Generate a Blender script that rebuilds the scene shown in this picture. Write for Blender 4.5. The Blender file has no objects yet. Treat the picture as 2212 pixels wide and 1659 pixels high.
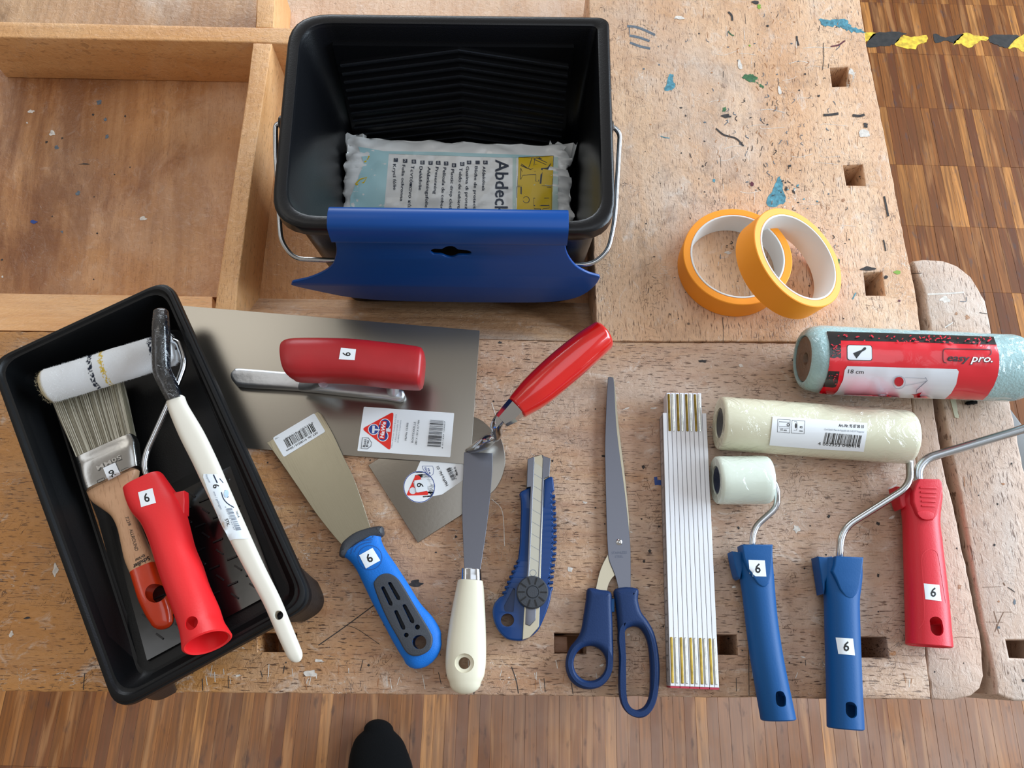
import bpy, bmesh, math, random
from mathutils import Vector, Matrix
from mathutils import noise as mnoise
from mathutils.bvhtree import BVHTree
from mathutils.geometry import tessellate_polygon

random.seed(6)
# ------------------------------------------------------------------ camera, light, exposure
HB = 0.84            # bench top above the floor
CH = 0.63            # camera above the bench top
FPX = 1661.0
TILT, ROLL = math.radians(20.0), math.radians(0.8)
scene = bpy.context.scene
COL = scene.collection
CAMP = Vector((0, 0, HB + CH))
RM = Matrix.Rotation(TILT, 3, 'X') @ Matrix.Rotation(ROLL, 3, 'Z')
cd = bpy.data.cameras.new('camera')
cd.sensor_width = 36.0
cd.lens = 36.0 * FPX / 2212.0
cd.clip_start = 0.01
cam = bpy.data.objects.new('camera', cd)
cam.matrix_world = Matrix.Translation(CAMP) @ RM.to_4x4()
COL.objects.link(cam)
scene.camera = cam
scene.view_settings.view_transform = 'Standard'
scene.view_settings.look = 'None'
scene.view_settings.gamma = 1.0
scene.view_settings.use_curve_mapping = False
scene.view_settings.exposure = 0.0
try:
    scene.cycles.use_denoising = True
    scene.cycles.max_bounces = 8
except Exception:
    pass


def C(h):
    h = h.lstrip('#')
    v = [int(h[i:i + 2], 16) / 255 for i in (0, 2, 4)]
    return tuple((x / 12.92 if x <= .04045 else ((x + .055) / 1.055) ** 2.4) for x in v) + (1,)


world = bpy.data.worlds.new('room_light')
scene.world = world
world.use_nodes = True
bgn = world.node_tree.nodes['Background']
bgn.inputs[0].default_value = (1.0, 0.90, 0.80, 1)
bgn.inputs[1].default_value = 0.36


def area(name, loc, target, sx, sy, power, col):
    l = bpy.data.lights.new(name, 'AREA')
    l.shape = 'RECTANGLE'
    l.size, l.size_y, l.energy, l.color = sx, sy, power, col
    o = bpy.data.objects.new(name, l)
    o.location = loc
    o.rotation_euler = (Vector(target) - Vector(loc)).to_track_quat('-Z', 'Y').to_euler()
    COL.objects.link(o)
    return o


# tall windows along the right wall, a smaller one far left, one ceiling luminaire
area('window_light_right', (3.2, 0.9, 2.1), (0, 0.3, 0.84), 3.6, 1.7, 270, (0.72, 0.86, 1.0))
area('window_light_far', (-0.9, 4.2, 2.3), (0, 0.3, 0.84), 2.6, 1.5, 90, (0.84, 0.92, 1.0))
area('skylight', (0.65, 0.15, 3.1), (0.65, 0.15, 0), 1.7, 1.6, 11, (0.80, 0.89, 1.0))
area('ceiling_luminaire', (-2.25, 0.45, 3.15), (-2.25, 0.45, 0), 0.75, 1.35, 6, (0.92, 0.96, 1.0))
area('ceiling_luminaire', (-1.25, 1.28, 3.05), (-1.25, 1.28, 0), 0.9, 0.6, 3.2, (1.0, 0.97, 0.9))

# ------------------------------------------------------------------ pixels to points
CR = {'A': (0, 580, .33454), 'B': (0, 1000, .33454), 'C': (560, 0, .36166), 'D': (480, 620, .38879),
      'E': (560, 880, .3737), 'F': (920, 960, .36169), 'G': (1400, 820, .47018), 'H': (1500, 680, .32188),
      'I': (1260, 0, .43391), 'J': (0, 0, .42194), 'K': (560, 420, .36166), 'L': (300, 1180, .45208),
      'M': (1300, 1180, .4123), 'N': (760, 860, .19293), 'Q': (1900, 1000, .32534), 'R': (1410, 830, .40404),
      'S': (1040, 960, .26525), 'T': (140, 960, .18086), 'U': (560, 880, .14472), 'V': (1700, 690, .23146),
      'W': (740, 280, .24412), 'X': (640, 1480, .20796), 'Y': (1850, 0, .43405), 'Z': (400, 980, .13256),
      'O': (2000, 840, .09645), '_': (0, 0, 1.0)}


def px(c, x, y):
    a, b, s = CR[c]
    return a + x * s, b + y * s


def ray(x, y):
    return (RM @ Vector(((x - 1106.0) / FPX, -(y - 829.5) / FPX, -1.0)))


def P(c, x, y, h):
    x, y = px(c, x, y)
    d = ray(x, y)
    return CAMP + d * ((HB + h - CAMP.z) / d.z)


def PY(c, x, y, Y):
    x, y = px(c, x, y)
    d = ray(x, y)
    return CAMP + d * (Y / d.y)


def to_px(v):
    q = RM.transposed() @ (Vector(v) - CAMP)
    return 1106 + FPX * q.x / -q.z, 829.5 - FPX * q.y / -q.z


# ------------------------------------------------------------------ object helpers
ORG = {}


def thing(name, label, cat, loc, group=None):
    o = bpy.data.objects.new(name, None)
    o.empty_display_size = .02
    COL.objects.link(o)
    o.location = loc
    o['label'] = label
    o['category'] = cat
    if group:
        o['group'] = group
    ORG[o.name] = Vector(loc)
    return o


def tag(o, label, cat, group=None, kind=None):
    o['label'] = label
    if cat:
        o['category'] = cat
    if group:
        o['group'] = group
    if kind:
        o['kind'] = kind
    return o


def mk(name, verts, faces, mat, parent=None, ang=35, org=None, mats=None):
    me = bpy.data.meshes.new(name)
    if parent is not None:
        g = ORG[parent.name]
    elif org is not None:
        g = Vector(org)
    else:
        xs = [v[0] for v in verts]; ys = [v[1] for v in verts]; zs = [v[2] for v in verts]
        g = Vector(((min(xs) + max(xs)) / 2, (min(ys) + max(ys)) / 2, min(zs)))
    me.from_pydata([tuple(Vector(v) - g) for v in verts], [], faces)
    me.validate()
    me.materials.append(mat)
    bm = bmesh.new(); bm.from_mesh(me)
    bmesh.ops.recalc_face_normals(bm, faces=bm.faces)
    bm.to_mesh(me); bm.free()
    if ang > 0:
        me.polygons.foreach_set('use_smooth', [True] * len(me.polygons))
        me.set_sharp_from_angle(angle=math.radians(ang))
    o = bpy.data.objects.new(name, me)
    COL.objects.link(o)
    if parent is not None:
        o.parent = parent
    else:
        o.location = g
    ORG[o.name] = g
    return o


BV = {}


def bv(o):
    if o.name not in BV:
        g = ORG[o.name]
        me = o.data
        BV[o.name] = BVHTree.FromPolygons([v.co + g for v in me.vertices], [tuple(p.vertices) for p in me.polygons])
    return BV[o.name]


def cr(pts, n=5, closed=True):
    """Catmull-Rom through 2D/3D tuples."""
    out = []
    m = len(pts)
    V = [Vector(p) for p in pts]
    rng = range(m) if closed else range(m - 1)
    for i in rng:
        p0 = V[(i - 1) % m] if closed or i > 0 else V[0] * 2 - V[1]
        p1 = V[i]; p2 = V[(i + 1) % m]
        p3 = V[(i + 2) % m] if closed or i + 2 < m else V[-1] * 2 - V[-2]
        for k in range(n):
            t = k / n
            out.append(.5 * ((2 * p1) + (p2 - p0) * t + (2 * p0 - 5 * p1 + 4 * p2 - p3) * t * t + (3 * p1 - p0 - 3 * p2 + p3) * t ** 3))
    if not closed:
        out.append(V[-1])
    return out


def rnd(pts, r, n=4):
    """round the corners of a polygon of Vectors (2D or 3D); r scalar or list"""
    out = []
    m = len(pts)
    V = [Vector(p) for p in pts]
    for i in range(m):
        rr = r[i] if isinstance(r, (list, tuple)) else r
        if rr <= 0:
            out.append(V[i]); continue
        a = V[i - 1] - V[i]; b = V[(i + 1) % m] - V[i]
        k = min(rr, a.length * .49, b.length * .49)
        p = V[i] + a.normalized() * k; q = V[i] + b.normalized() * k
        for j in range(n + 1):
            t = j / n
            out.append(p * (1 - t) ** 2 + V[i] * 2 * t * (1 - t) + q * t * t)
    return out


def circ(x, y, rx, ry=None, n=24):
    ry = ry or rx
    return [(x + rx * math.cos(2 * math.pi * i / n), y + ry * math.sin(2 * math.pi * i / n)) for i in range(n)]


def ccw(p):
    s = sum(p[i - 1][0] * p[i][1] - p[i][0] * p[i - 1][1] for i in range(len(p)))
    return s > 0


def offs(p, d):
    out = []
    m = len(p)
    for i in range(m):
        a = (p[i] - p[i - 1]); b = (p[(i + 1) % m] - p[i])
        if a.length < 1e-9: a = b
        if b.length < 1e-9: b = a
        na = Vector((-a.y, a.x)).normalized(); nb = Vector((-b.y, b.x)).normalized()
        n = na + nb
        if n.length < 1e-6:
            n = na
        n.normalize()
        k = max(.6, n.dot(na))
        out.append(p[i] + n * (d / k))
    return out


def plate(name, outline, z0, z1, mat, parent=None, bev=0.0, holes=(), warp=None, ang=35, org=None, nb=3):
    """extruded outline (x,y world) from bench-relative height z0 to z1 with rounded edges and holes"""
    loops = []
    for i, L in enumerate([outline] + list(holes)):
        q = [Vector((v[0], v[1])) for v in L]
        w = ccw(q)
        if (i == 0) != w:
            q.reverse()
        loops.append(q)
    if bev > 0:
        prof = [(bev * (1 - math.sin(a)), z0 + bev * (1 - math.cos(a))) for a in [math.pi / 2 * k / nb for k in range(nb + 1)]]
        prof += [(bev * (1 - math.sin(a)), z1 - bev * (1 - math.cos(a))) for a in [math.pi / 2 * k / nb for k in range(nb, -1, -1)]]
    else:
        prof = [(0, z0), (0, z1)]
    V, Fc = [], []
    caps = []
    for q in loops:
        n = len(q)
        base = len(V)
        for (d, z) in prof:
            oq = offs(q, d) if d > 1e-9 else q
            V += [Vector((v.x, v.y, HB + z)) for v in oq]
        for k in range(len(prof) - 1):
            for i in range(n):
                j = (i + 1) % n
                Fc.append((base + k * n + i, base + k * n + j, base + (k + 1) * n + j, base + (k + 1) * n + i))
        caps.append((base, base + (len(prof) - 1) * n, n))
    for top in (0, 1):
        idx = []
        polys = []
        for c in caps:
            s = c[top]
            ids = list(range(s, s + c[2]))
            idx += ids
            polys.append([V[k].copy() for k in ids])
        for t in tessellate_polygon(polys):
            Fc.append((idx[t[0]], idx[t[1]], idx[t[2]]))
    if warp:
        V = [warp(v) for v in V]
    return mk(name, V, Fc, mat, parent, ang, org)


def cp(c, pts, h):
    return [P(c, p[0], p[1], h) for p in pts]


def ribloft(name, c, ribs, mat, parent=None, seg=28, sub=4, d0=0.0, d1=0.0, n=2.2, open1=0.0, wall=.0022, ang=40, flat=0.0, open0=0.0, ret=False):
    """ribs: (xl,yl,xr,yr,h,b[,n]) silhouettes in the photo at centre height h with half height b"""
    S = []
    for r in ribs:
        L = P(c, r[0], r[1], r[4]); R = P(c, r[2], r[3], r[4])
        S.append([*((L + R) / 2), *((R - L) / 2), r[5], r[6] if len(r) > 6 else n])
    m = len(S)
    if sub > 1:
        out = []
        V = [[float(x) for x in s] for s in S]
        for i in range(m - 1):
            p0 = V[i - 1] if i > 0 else [2 * a - b for a, b in zip(V[0], V[1])]
            p1, p2 = V[i], V[i + 1]
            p3 = V[i + 2] if i + 2 < m else [2 * a - b for a, b in zip(V[-1], V[-2])]
            for k in range(sub):
                t = k / sub
                out.append([.5 * (2 * b + (c_ - a) * t + (2 * a - 5 * b + 4 * c_ - d) * t * t + (3 * b - a - 3 * c_ + d) * t ** 3) for a, b, c_, d in zip(p0, p1, p2, p3)])
        out.append(V[-1])
        S = out
    rings = []

    def ring(cn, sd, b, e, k=1.0, up=Vector((0, 0, 1))):
        q = []
        for j in range(seg):
            a = 2 * math.pi * j / seg
            ca, sa = math.cos(a), math.sin(a)
            u = math.copysign(abs(ca) ** (2 / e), ca) * k
            v = math.copysign(abs(sa) ** (2 / e), sa) * k
            q.append(cn + sd * u + up * (b * v))
        return q
    for s in S:
        rings.append((Vector(s[0:3]), Vector(s[3:6]), s[6], s[7]))
    ups = []
    for i, s in enumerate(rings):
        dd = rings[min(i + 1, len(rings) - 1)][0] - rings[max(i - 1, 0)][0]
        w_ = s[1].cross(dd)
        w_ = w_.normalized() if w_.length > 1e-9 else Vector((0, 0, 1))
        ups.append(w_ if w_.z >= 0 else -w_)
    R = [ring(*r, 1.0, u_) for r, u_ in zip(rings, ups)]
    def dome(r0, r1, d, up):
        dr = (r0[0] - r1[0])
        if dr.length < 1e-9: return []
        dr.normalize()
        res = []
        for k in range(1, 6):
            a = math.pi / 2 * k / 5
            sc = max(math.cos(a), .04)
            res.append(ring(r0[0] + dr * d * math.sin(a), r0[1], r0[2], r0[3], sc if flat == 0 else flat + (1 - flat) * sc, up))
        return res
    pre = dome(rings[0], rings[1], d0, ups[0]) if d0 > 0 else []
    post = dome(rings[-1], rings[-2], d1, ups[-1]) if d1 > 0 else []
    if open1 > 0:
        c0, sd, b, e = rings[-1]
        dr = (rings[-1][0] - rings[-2][0]).normalized()
        a = sd.length
        k = (a - wall) / a
        open1 = min(open1, .016)
        up = ups[-1]
        post = [ring(c0 + dr * .0008, sd, b, e, (1 + k) / 2, up), ring(c0, sd, b, e, k, up), ring(c0 - dr * open1, sd, b, e, k * .93, up)]
    if open0 > 0:
        c0, sd, b, e = rings[0]
        dr = (rings[0][0] - rings[1][0]).normalized()
        a = sd.length
        k = (a - wall) / a
        pre = [ring(c0 + dr * .0008, sd, b, e, (1 + k) / 2), ring(c0, sd, b, e, k), ring(c0 - dr * open0, sd, b, e, k * .97)]
    R = list(reversed(pre)) + R + post
    V = [v for q in R for v in q]
    Fc = []
    for i in range(len(R) - 1):
        for j in range(seg):
            k = (j + 1) % seg
            Fc.append((i * seg + j, i * seg + k, (i + 1) * seg + k, (i + 1) * seg + j))
    Fc.append(tuple(range(seg)))
    Fc.append(tuple(range((len(R) - 1) * seg, len(R) * seg)))
    if ret:
        return V, Fc
    return mk(name, V, Fc, mat, parent, ang)


def lathe(name, p0, p1, prof, mat, parent=None, seg=40, ang=40, noise=0.0):
    """prof: (t metres along axis, radius); axis p0->p1"""
    ax = (p1 - p0).normalized()
    s = ax.cross(Vector((0, 0, 1)))
    if s.length < .01: s = ax.cross(Vector((0, 1, 0)))
    s.normalize(); u = s.cross(ax)
    V, Fc = [], []
    for (t, r) in prof:
        for j in range(seg):
            a = 2 * math.pi * j / seg
            rr = r
            q = p0 + ax * t + (s * math.cos(a) + u * math.sin(a)) * rr
            if noise:
                nn = mnoise.noise(q * 60) * noise
                q += (s * math.cos(a) + u * math.sin(a)) * nn
            V.append(q)
    m = len(prof)
    for i in range(m - 1):
        for j in range(seg):
            k = (j + 1) % seg
            Fc.append((i * seg + j, i * seg + k, (i + 1) * seg + k, (i + 1) * seg + j))
    if prof[0][1] > 1e-5: Fc.append(tuple(range(seg)))
    if prof[-1][1] > 1e-5: Fc.append(tuple(range((m - 1) * seg, m * seg)))
    return mk(name, V, Fc, mat, parent, ang)


def fillet(pts, r, n=7):
    out = [pts[0]]
    for i in range(1, len(pts) - 1):
        a = pts[i - 1] - pts[i]; b = pts[i + 1] - pts[i]
        k = min(r, a.length * .48, b.length * .48)
        p = pts[i] + a.normalized() * k; q = pts[i] + b.normalized() * k
        for j in range(n + 1):
            t = j / n
            out.append(p * (1 - t) ** 2 + pts[i] * 2 * t * (1 - t) + q * t * t)
    out.append(pts[-1])
    return out


def tube(name, pts, r, mat, parent=None, bend=.01, seg=14, dome=True):
    pts = fillet([Vector(p) for p in pts], bend)
    V, Fc = [], []
    t0 = (pts[1] - pts[0]).normalized()
    s = t0.cross(Vector((0, 0, 1)))
    if s.length < .01: s = t0.cross(Vector((0, 1, 0)))
    s.normalize()
    rings = 0
    m = len(pts)
    for i, p in enumerate(pts):
        t = (pts[min(i + 1, m - 1)] - pts[max(i - 1, 0)]).normalized()
        s = (s - t * s.dot(t)).normalized()
        u = t.cross(s)
        if i == 0 and dome:
            V += [p - t * r * .3 + (s * math.cos(2 * math.pi * j / seg) + u * math.sin(2 * math.pi * j / seg)) * r * .7 for j in range(seg)]; rings += 1
        V += [p + (s * math.cos(2 * math.pi * j / seg) + u * math.sin(2 * math.pi * j / seg)) * r for j in range(seg)]; rings += 1
        if i == m - 1 and dome:
            V += [p + t * r * .3 + (s * math.cos(2 * math.pi * j / seg) + u * math.sin(2 * math.pi * j / seg)) * r * .7 for j in range(seg)]; rings += 1
    for i in range(rings - 1):
        for j in range(seg):
            k = (j + 1) % seg
            Fc.append((i * seg + j, i * seg + k, (i + 1) * seg + k, (i + 1) * seg + j))
    Fc.append(tuple(range(seg))); Fc.append(tuple(range((rings - 1) * seg, rings * seg)))
    return mk(name, V, Fc, mat, parent, 50)


def box8(name, q, z0, z1, mat, parent=None, bev=0.0):
    return plate(name, q, z0, z1, mat, parent, bev)


def cut(o, outline, z0, z1, mat=None):
    """boolean a vertical prism out of o"""
    c_ = plate('cutter', outline, z0, z1, mat or o.data.materials[0], None, 0, org=(0, 0, 0), ang=0)
    bpy.context.view_layer.update()
    m = o.modifiers.new('b', 'BOOLEAN')
    m.operation = 'DIFFERENCE'; m.solver = 'EXACT'; m.object = c_
    dg = bpy.context.evaluated_depsgraph_get()
    me = bpy.data.meshes.new_from_object(o.evaluated_get(dg))
    o.modifiers.clear()
    if len(me.polygons) > 3:
        old = o.data
        o.data = me
        bpy.data.meshes.remove(old)
        me.set_sharp_from_angle(angle=math.radians(35))
    bpy.data.objects.remove(c_)
    BV.pop(o.name, None)


# ------------------------------------------------------------------ printed things
_tx = {}


def tmesh(s, shear=0.0, bold=0.0):
    k = (s, shear, bold)
    if k not in _tx:
        cu = bpy.data.curves.new('t', 'FONT')
        cu.body = s; cu.size = 1.0; cu.shear = shear; cu.offset = bold; cu.resolution_u = 2
        o = bpy.data.objects.new('t', cu)
        COL.objects.link(o)
        bpy.context.view_layer.update()
        dg = bpy.context.evaluated_depsgraph_get()
        me = bpy.data.meshes.new_from_object(o.evaluated_get(dg))
        V = [(v.co.x, v.co.y) for v in me.vertices]
        Fc = [tuple(p.vertices) for p in me.polygons]
        bpy.data.objects.remove(o); bpy.data.curves.remove(cu); bpy.data.meshes.remove(me)
        _tx[k] = (V, Fc)
    return _tx[k]


CAPH = None


class Ink:
    def __init__(s, target, c, parent, name='sticker', eps=.0002, cell=None, step=.00007):
        s.t = target; s.c = c; s.parent = parent; s.name = name; s.eps = eps; s.cell = cell; s.step = step
        s.d = {}; s.order = []; s.last = None

    def _cast(s, x, y, eps):
        X, Y = px(s.c, x, y)
        d = ray(X, Y).normalized()
        hit = bv(s.t).ray_cast(CAMP, d)
        if hit[0] is None:
            if s.last is None:
                return None
            z = s.last.z
            return CAMP + d * ((z - CAMP.z) / d.z)
        n = hit[1]
        if n.dot(d) > 0: n = -n
        s.last = hit[0] + n * eps
        return s.last

    def add(s, V, Fc, mat, cell=None):
        cell = cell or s.cell
        if cell:
            bm = bmesh.new()
            vs = [bm.verts.new((v[0], v[1], 0)) for v in V]
            for f in Fc:
                try: bm.faces.new([vs[i] for i in f])
                except ValueError: pass
            for ax in (0, 1):
                lo = min(v[ax] for v in V); hi = max(v[ax] for v in V)
                k = lo + cell
                while k < hi:
                    co = [0, 0, 0]; no = [0, 0, 0]; co[ax] = k; no[ax] = 1
                    bmesh.ops.bisect_plane(bm, geom=bm.verts[:] + bm.edges[:] + bm.faces[:], plane_co=co, plane_no=no)
                    k += cell
            bm.verts.index_update()
            V = [(v.co.x, v.co.y) for v in bm.verts]
            Fc = [tuple(v.index for v in f.verts) for f in bm.faces]
            bm.free()
        if mat.name not in s.d:
            s.d[mat.name] = ([], [], mat); s.order.append(mat.name)
        lv = s.order.index(mat.name)
        VV, FF, _ = s.d[mat.name]
        b = len(VV)
        pts = [s._cast(v[0], v[1], s.eps + lv * s.step) for v in V]
        good = next((p for p in pts if p is not None), None)
        if good is None: return
        VV += [p if p is not None else good for p in pts]
        FF += [tuple(b + i for i in f) for f in Fc]

    def poly(s, pts, mat, cell=None):
        V = [Vector((p[0], p[1], 0)) for p in pts]
        s.add([(v.x, v.y) for v in V], [tuple(t) for t in tessellate_polygon([V])], mat, cell)

    def ring(s, x, y, r0, r1, mat, n=32):
        V = circ(x, y, r0, n=n) + circ(x, y, r1, n=n)
        s.add(V, [(i, (i + 1) % n, n + (i + 1) % n, n + i) for i in range(n)], mat)

    def line(s, pts, w, mat, closed=False):
        pts = [Vector((p[0], p[1])) for p in pts]
        n = len(pts)
        V, Fc = [], []
        for i, p in enumerate(pts):
            a = pts[(i + 1) % n] if (closed or i < n - 1) else p
            b = pts[i - 1] if (closed or i > 0) else p
            t = (a - b)
            if t.length < 1e-6: t = Vector((1, 0))
            t.normalize()
            m = Vector((-t.y, t.x)) * w / 2
            V += [tuple(p + m), tuple(p - m)]
        for i in range(n if closed else n - 1):
            j = (i + 1) % n
            Fc.append((2 * i, 2 * j, 2 * j + 1, 2 * i + 1))
        s.add(V, Fc, mat)

    def text(s, st, x0, y0, x1, y1, size, mat, shear=0.0, bold=0.0):
        global CAPH
        if CAPH is None:
            CAPH = max(v[1] for v in tmesh('H')[0])
        V, Fc = tmesh(st, shear, bold)
        if not V: return
        a = min(v[0] for v in V); b = max(v[0] for v in V)
        d = Vector((x1 - x0, y1 - y0)); L = d.length; d.normalize()
        u = Vector((d.y, -d.x))
        k = L / (b - a); ky = size / CAPH
        W = []
        for v in V:
            q = Vector((x0, y0)) + d * ((v[0] - a) * k) + u * (v[1] * ky)
            W.append((q.x, q.y))
        s.add(W, Fc, mat)

    def bars(s, a, b, up, mat, n=34, seed=3, light=None):
        """barcode: from a to b along the base, bars rising by vector up"""
        rs = random.Random(seed)
        a = Vector(a); b = Vector(b); up = Vector(up)
        d = b - a
        w = [rs.choice([1, 1, 1, 2, 2, 3]) for _ in range(2 * n)]
        T = sum(w); t = 0
        for i, q in enumerate(w):
            if i % 2 == 0:
                p = a + d * (t / T); r = a + d * ((t + q) / T)
                s.add([tuple(p), tuple(r), tuple(r + up), tuple(p + up)], [(0, 1, 2, 3)], mat)
            t += q

    def flush(s, label=None, pname='lettering'):
        first = None
        for k in s.order:
            V, Fc, m = s.d[k]
            if first is None:
                first = mk(s.name, V, Fc, m, s.parent, 60)
                if label: first['label'] = label
            else:
                mk(pname, V, Fc, m, first, 60)['kind'] = 'stuff'
        return first


def six(target, c, q, parent, base, up=True, txt='6', bold=.0, cell=None, ink=None, sz=.52, rot=0):
    """a white square sticker with a black 6; q = four corners tl,tr,br,bl in reading orientation"""
    k = Ink(target, c, parent, 'number_sticker', cell=cell)
    Q = [Vector(p) for p in q]
    k.poly(Q, base, cell)
    def at(u, v): return Q[0] * (1 - u) * (1 - v) + Q[1] * u * (1 - v) + Q[2] * u * v + Q[3] * (1 - u) * v
    a = at(.32, .78); b = at(.67, .78)
    h = (at(.5, .22) - at(.5, .78)).length
    k.text(txt, a.x, a.y, b.x, b.y, h, ink or INK, bold=.018)
    return k.flush()
# ------------------------------------------------------------------ materials
def nt(name):
    m = bpy.data.materials.new(name)
    m.use_nodes = True
    t = m.node_tree
    return m, t, t.nodes['Principled BSDF']


def mat(name, col, rough=.5, metal=0.0, spec=None, coat=0.0, crough=.05, bump=0.0, bscale=200, emit=0, trans=0, sss=0, cbump=0.0, cscale=60, mott=0.0, mscale=8, aniso=None, alpha=1):
    m, t, b = nt(name)
    c = C(col) if isinstance(col, str) else col
    b.inputs['Base Color'].default_value = c
    b.inputs['Roughness'].default_value = rough
    b.inputs['Metallic'].default_value = metal
    if spec is not None: b.inputs['Specular IOR Level'].default_value = spec
    b.inputs['Coat Weight'].default_value = coat
    b.inputs['Coat Roughness'].default_value = crough
    b.inputs['Transmission Weight'].default_value = trans
    N, L = t.nodes, t.links
    tc = N.new('ShaderNodeTexCoord')
    src = tc.outputs['Object']
    if aniso:
        mp = N.new('ShaderNodeMapping'); mp.inputs['Scale'].default_value = aniso[0]; mp.inputs['Rotation'].default_value = (0, 0, aniso[1])
        mp.vector_type = 'TEXTURE'
        mp.inputs['Scale'].default_value = aniso[0]
        L.new(src, mp.inputs[0]); src = mp.outputs[0]
    if bump:
        n = N.new('ShaderNodeTexNoise'); n.inputs['Scale'].default_value = bscale; n.inputs['Detail'].default_value = 3
        L.new(src, n.inputs['Vector'])
        u = N.new('ShaderNodeBump'); u.inputs['Strength'].default_value = bump; u.inputs['Distance'].default_value = .001
        L.new(n.outputs[0], u.inputs['Height']); L.new(u.outputs[0], b.inputs['Normal'])
    if cbump:
        n = N.new('ShaderNodeTexNoise'); n.inputs['Scale'].default_value = cscale; n.inputs['Detail'].default_value = 4; n.inputs['Distortion'].default_value = 1.5
        L.new(src, n.inputs['Vector'])
        u = N.new('ShaderNodeBump'); u.inputs['Strength'].default_value = cbump; u.inputs['Distance'].default_value = .003
        L.new(n.outputs[0], u.inputs['Height']); L.new(u.outputs[0], b.inputs['Coat Normal'])
    if mott:
        n = N.new('ShaderNodeTexNoise'); n.inputs['Scale'].default_value = mscale; n.inputs['Detail'].default_value = 5
        L.new(src, n.inputs['Vector'])
        r = N.new('ShaderNodeMapRange'); r.inputs[1].default_value = .3; r.inputs[2].default_value = .7
        r.inputs[3].default_value = 1 - mott; r.inputs[4].default_value = 1 + mott
        L.new(n.outputs[0], r.inputs[0])
        h = N.new('ShaderNodeHueSaturation'); h.inputs['Color'].default_value = c
        L.new(r.outputs[0], h.inputs['Value']); L.new(h.outputs[0], b.inputs['Base Color'])
    return m


class NG:
    def __init__(s, t): s.t = t; s.N = t.nodes; s.L = t.links
    def map(s, src, sc, rot=0, loc=(0, 0, 0)):
        m = s.N.new('ShaderNodeMapping'); m.inputs['Scale'].default_value = sc; m.inputs['Rotation'].default_value = (0, 0, rot); m.inputs['Location'].default_value = loc
        s.L.new(src, m.inputs[0]); return m.outputs[0]
    def noise(s, src, scale, det=3, dist=0, rough=.5):
        n = s.N.new('ShaderNodeTexNoise'); n.inputs['Scale'].default_value = scale; n.inputs['Detail'].default_value = det
        n.inputs['Distortion'].default_value = dist; n.inputs['Roughness'].default_value = rough
        s.L.new(src, n.inputs['Vector']); return n.outputs[0]
    def ramp(s, src, a, b, lo=0.0, hi=1.0):
        r = s.N.new('ShaderNodeMapRange'); r.inputs[1].default_value = a; r.inputs[2].default_value = b
        r.inputs[3].default_value = lo; r.inputs[4].default_value = hi; s.L.new(src, r.inputs[0]); return r.outputs[0]
    def math(s, op, a, b=None):
        m = s.N.new('ShaderNodeMath'); m.operation = op
        for i, v in enumerate((a, b)):
            if v is None: continue
            if isinstance(v, (int, float)): m.inputs[i].default_value = v
            else: s.L.new(v, m.inputs[i])
        return m.outputs[0]
    def mix(s, f, a, b, mode='MIX'):
        m = s.N.new('ShaderNodeMix'); m.data_type = 'RGBA'; m.blend_type = mode
        for i, v in ((0, f), (6, a), (7, b)):
            if isinstance(v, (int, float)): m.inputs[i].default_value = v
            elif isinstance(v, tuple): m.inputs[i].default_value = v
            elif isinstance(v, str): m.inputs[i].default_value = C(v)
            else: s.L.new(v, m.inputs[i])
        return m.outputs[2]


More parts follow.
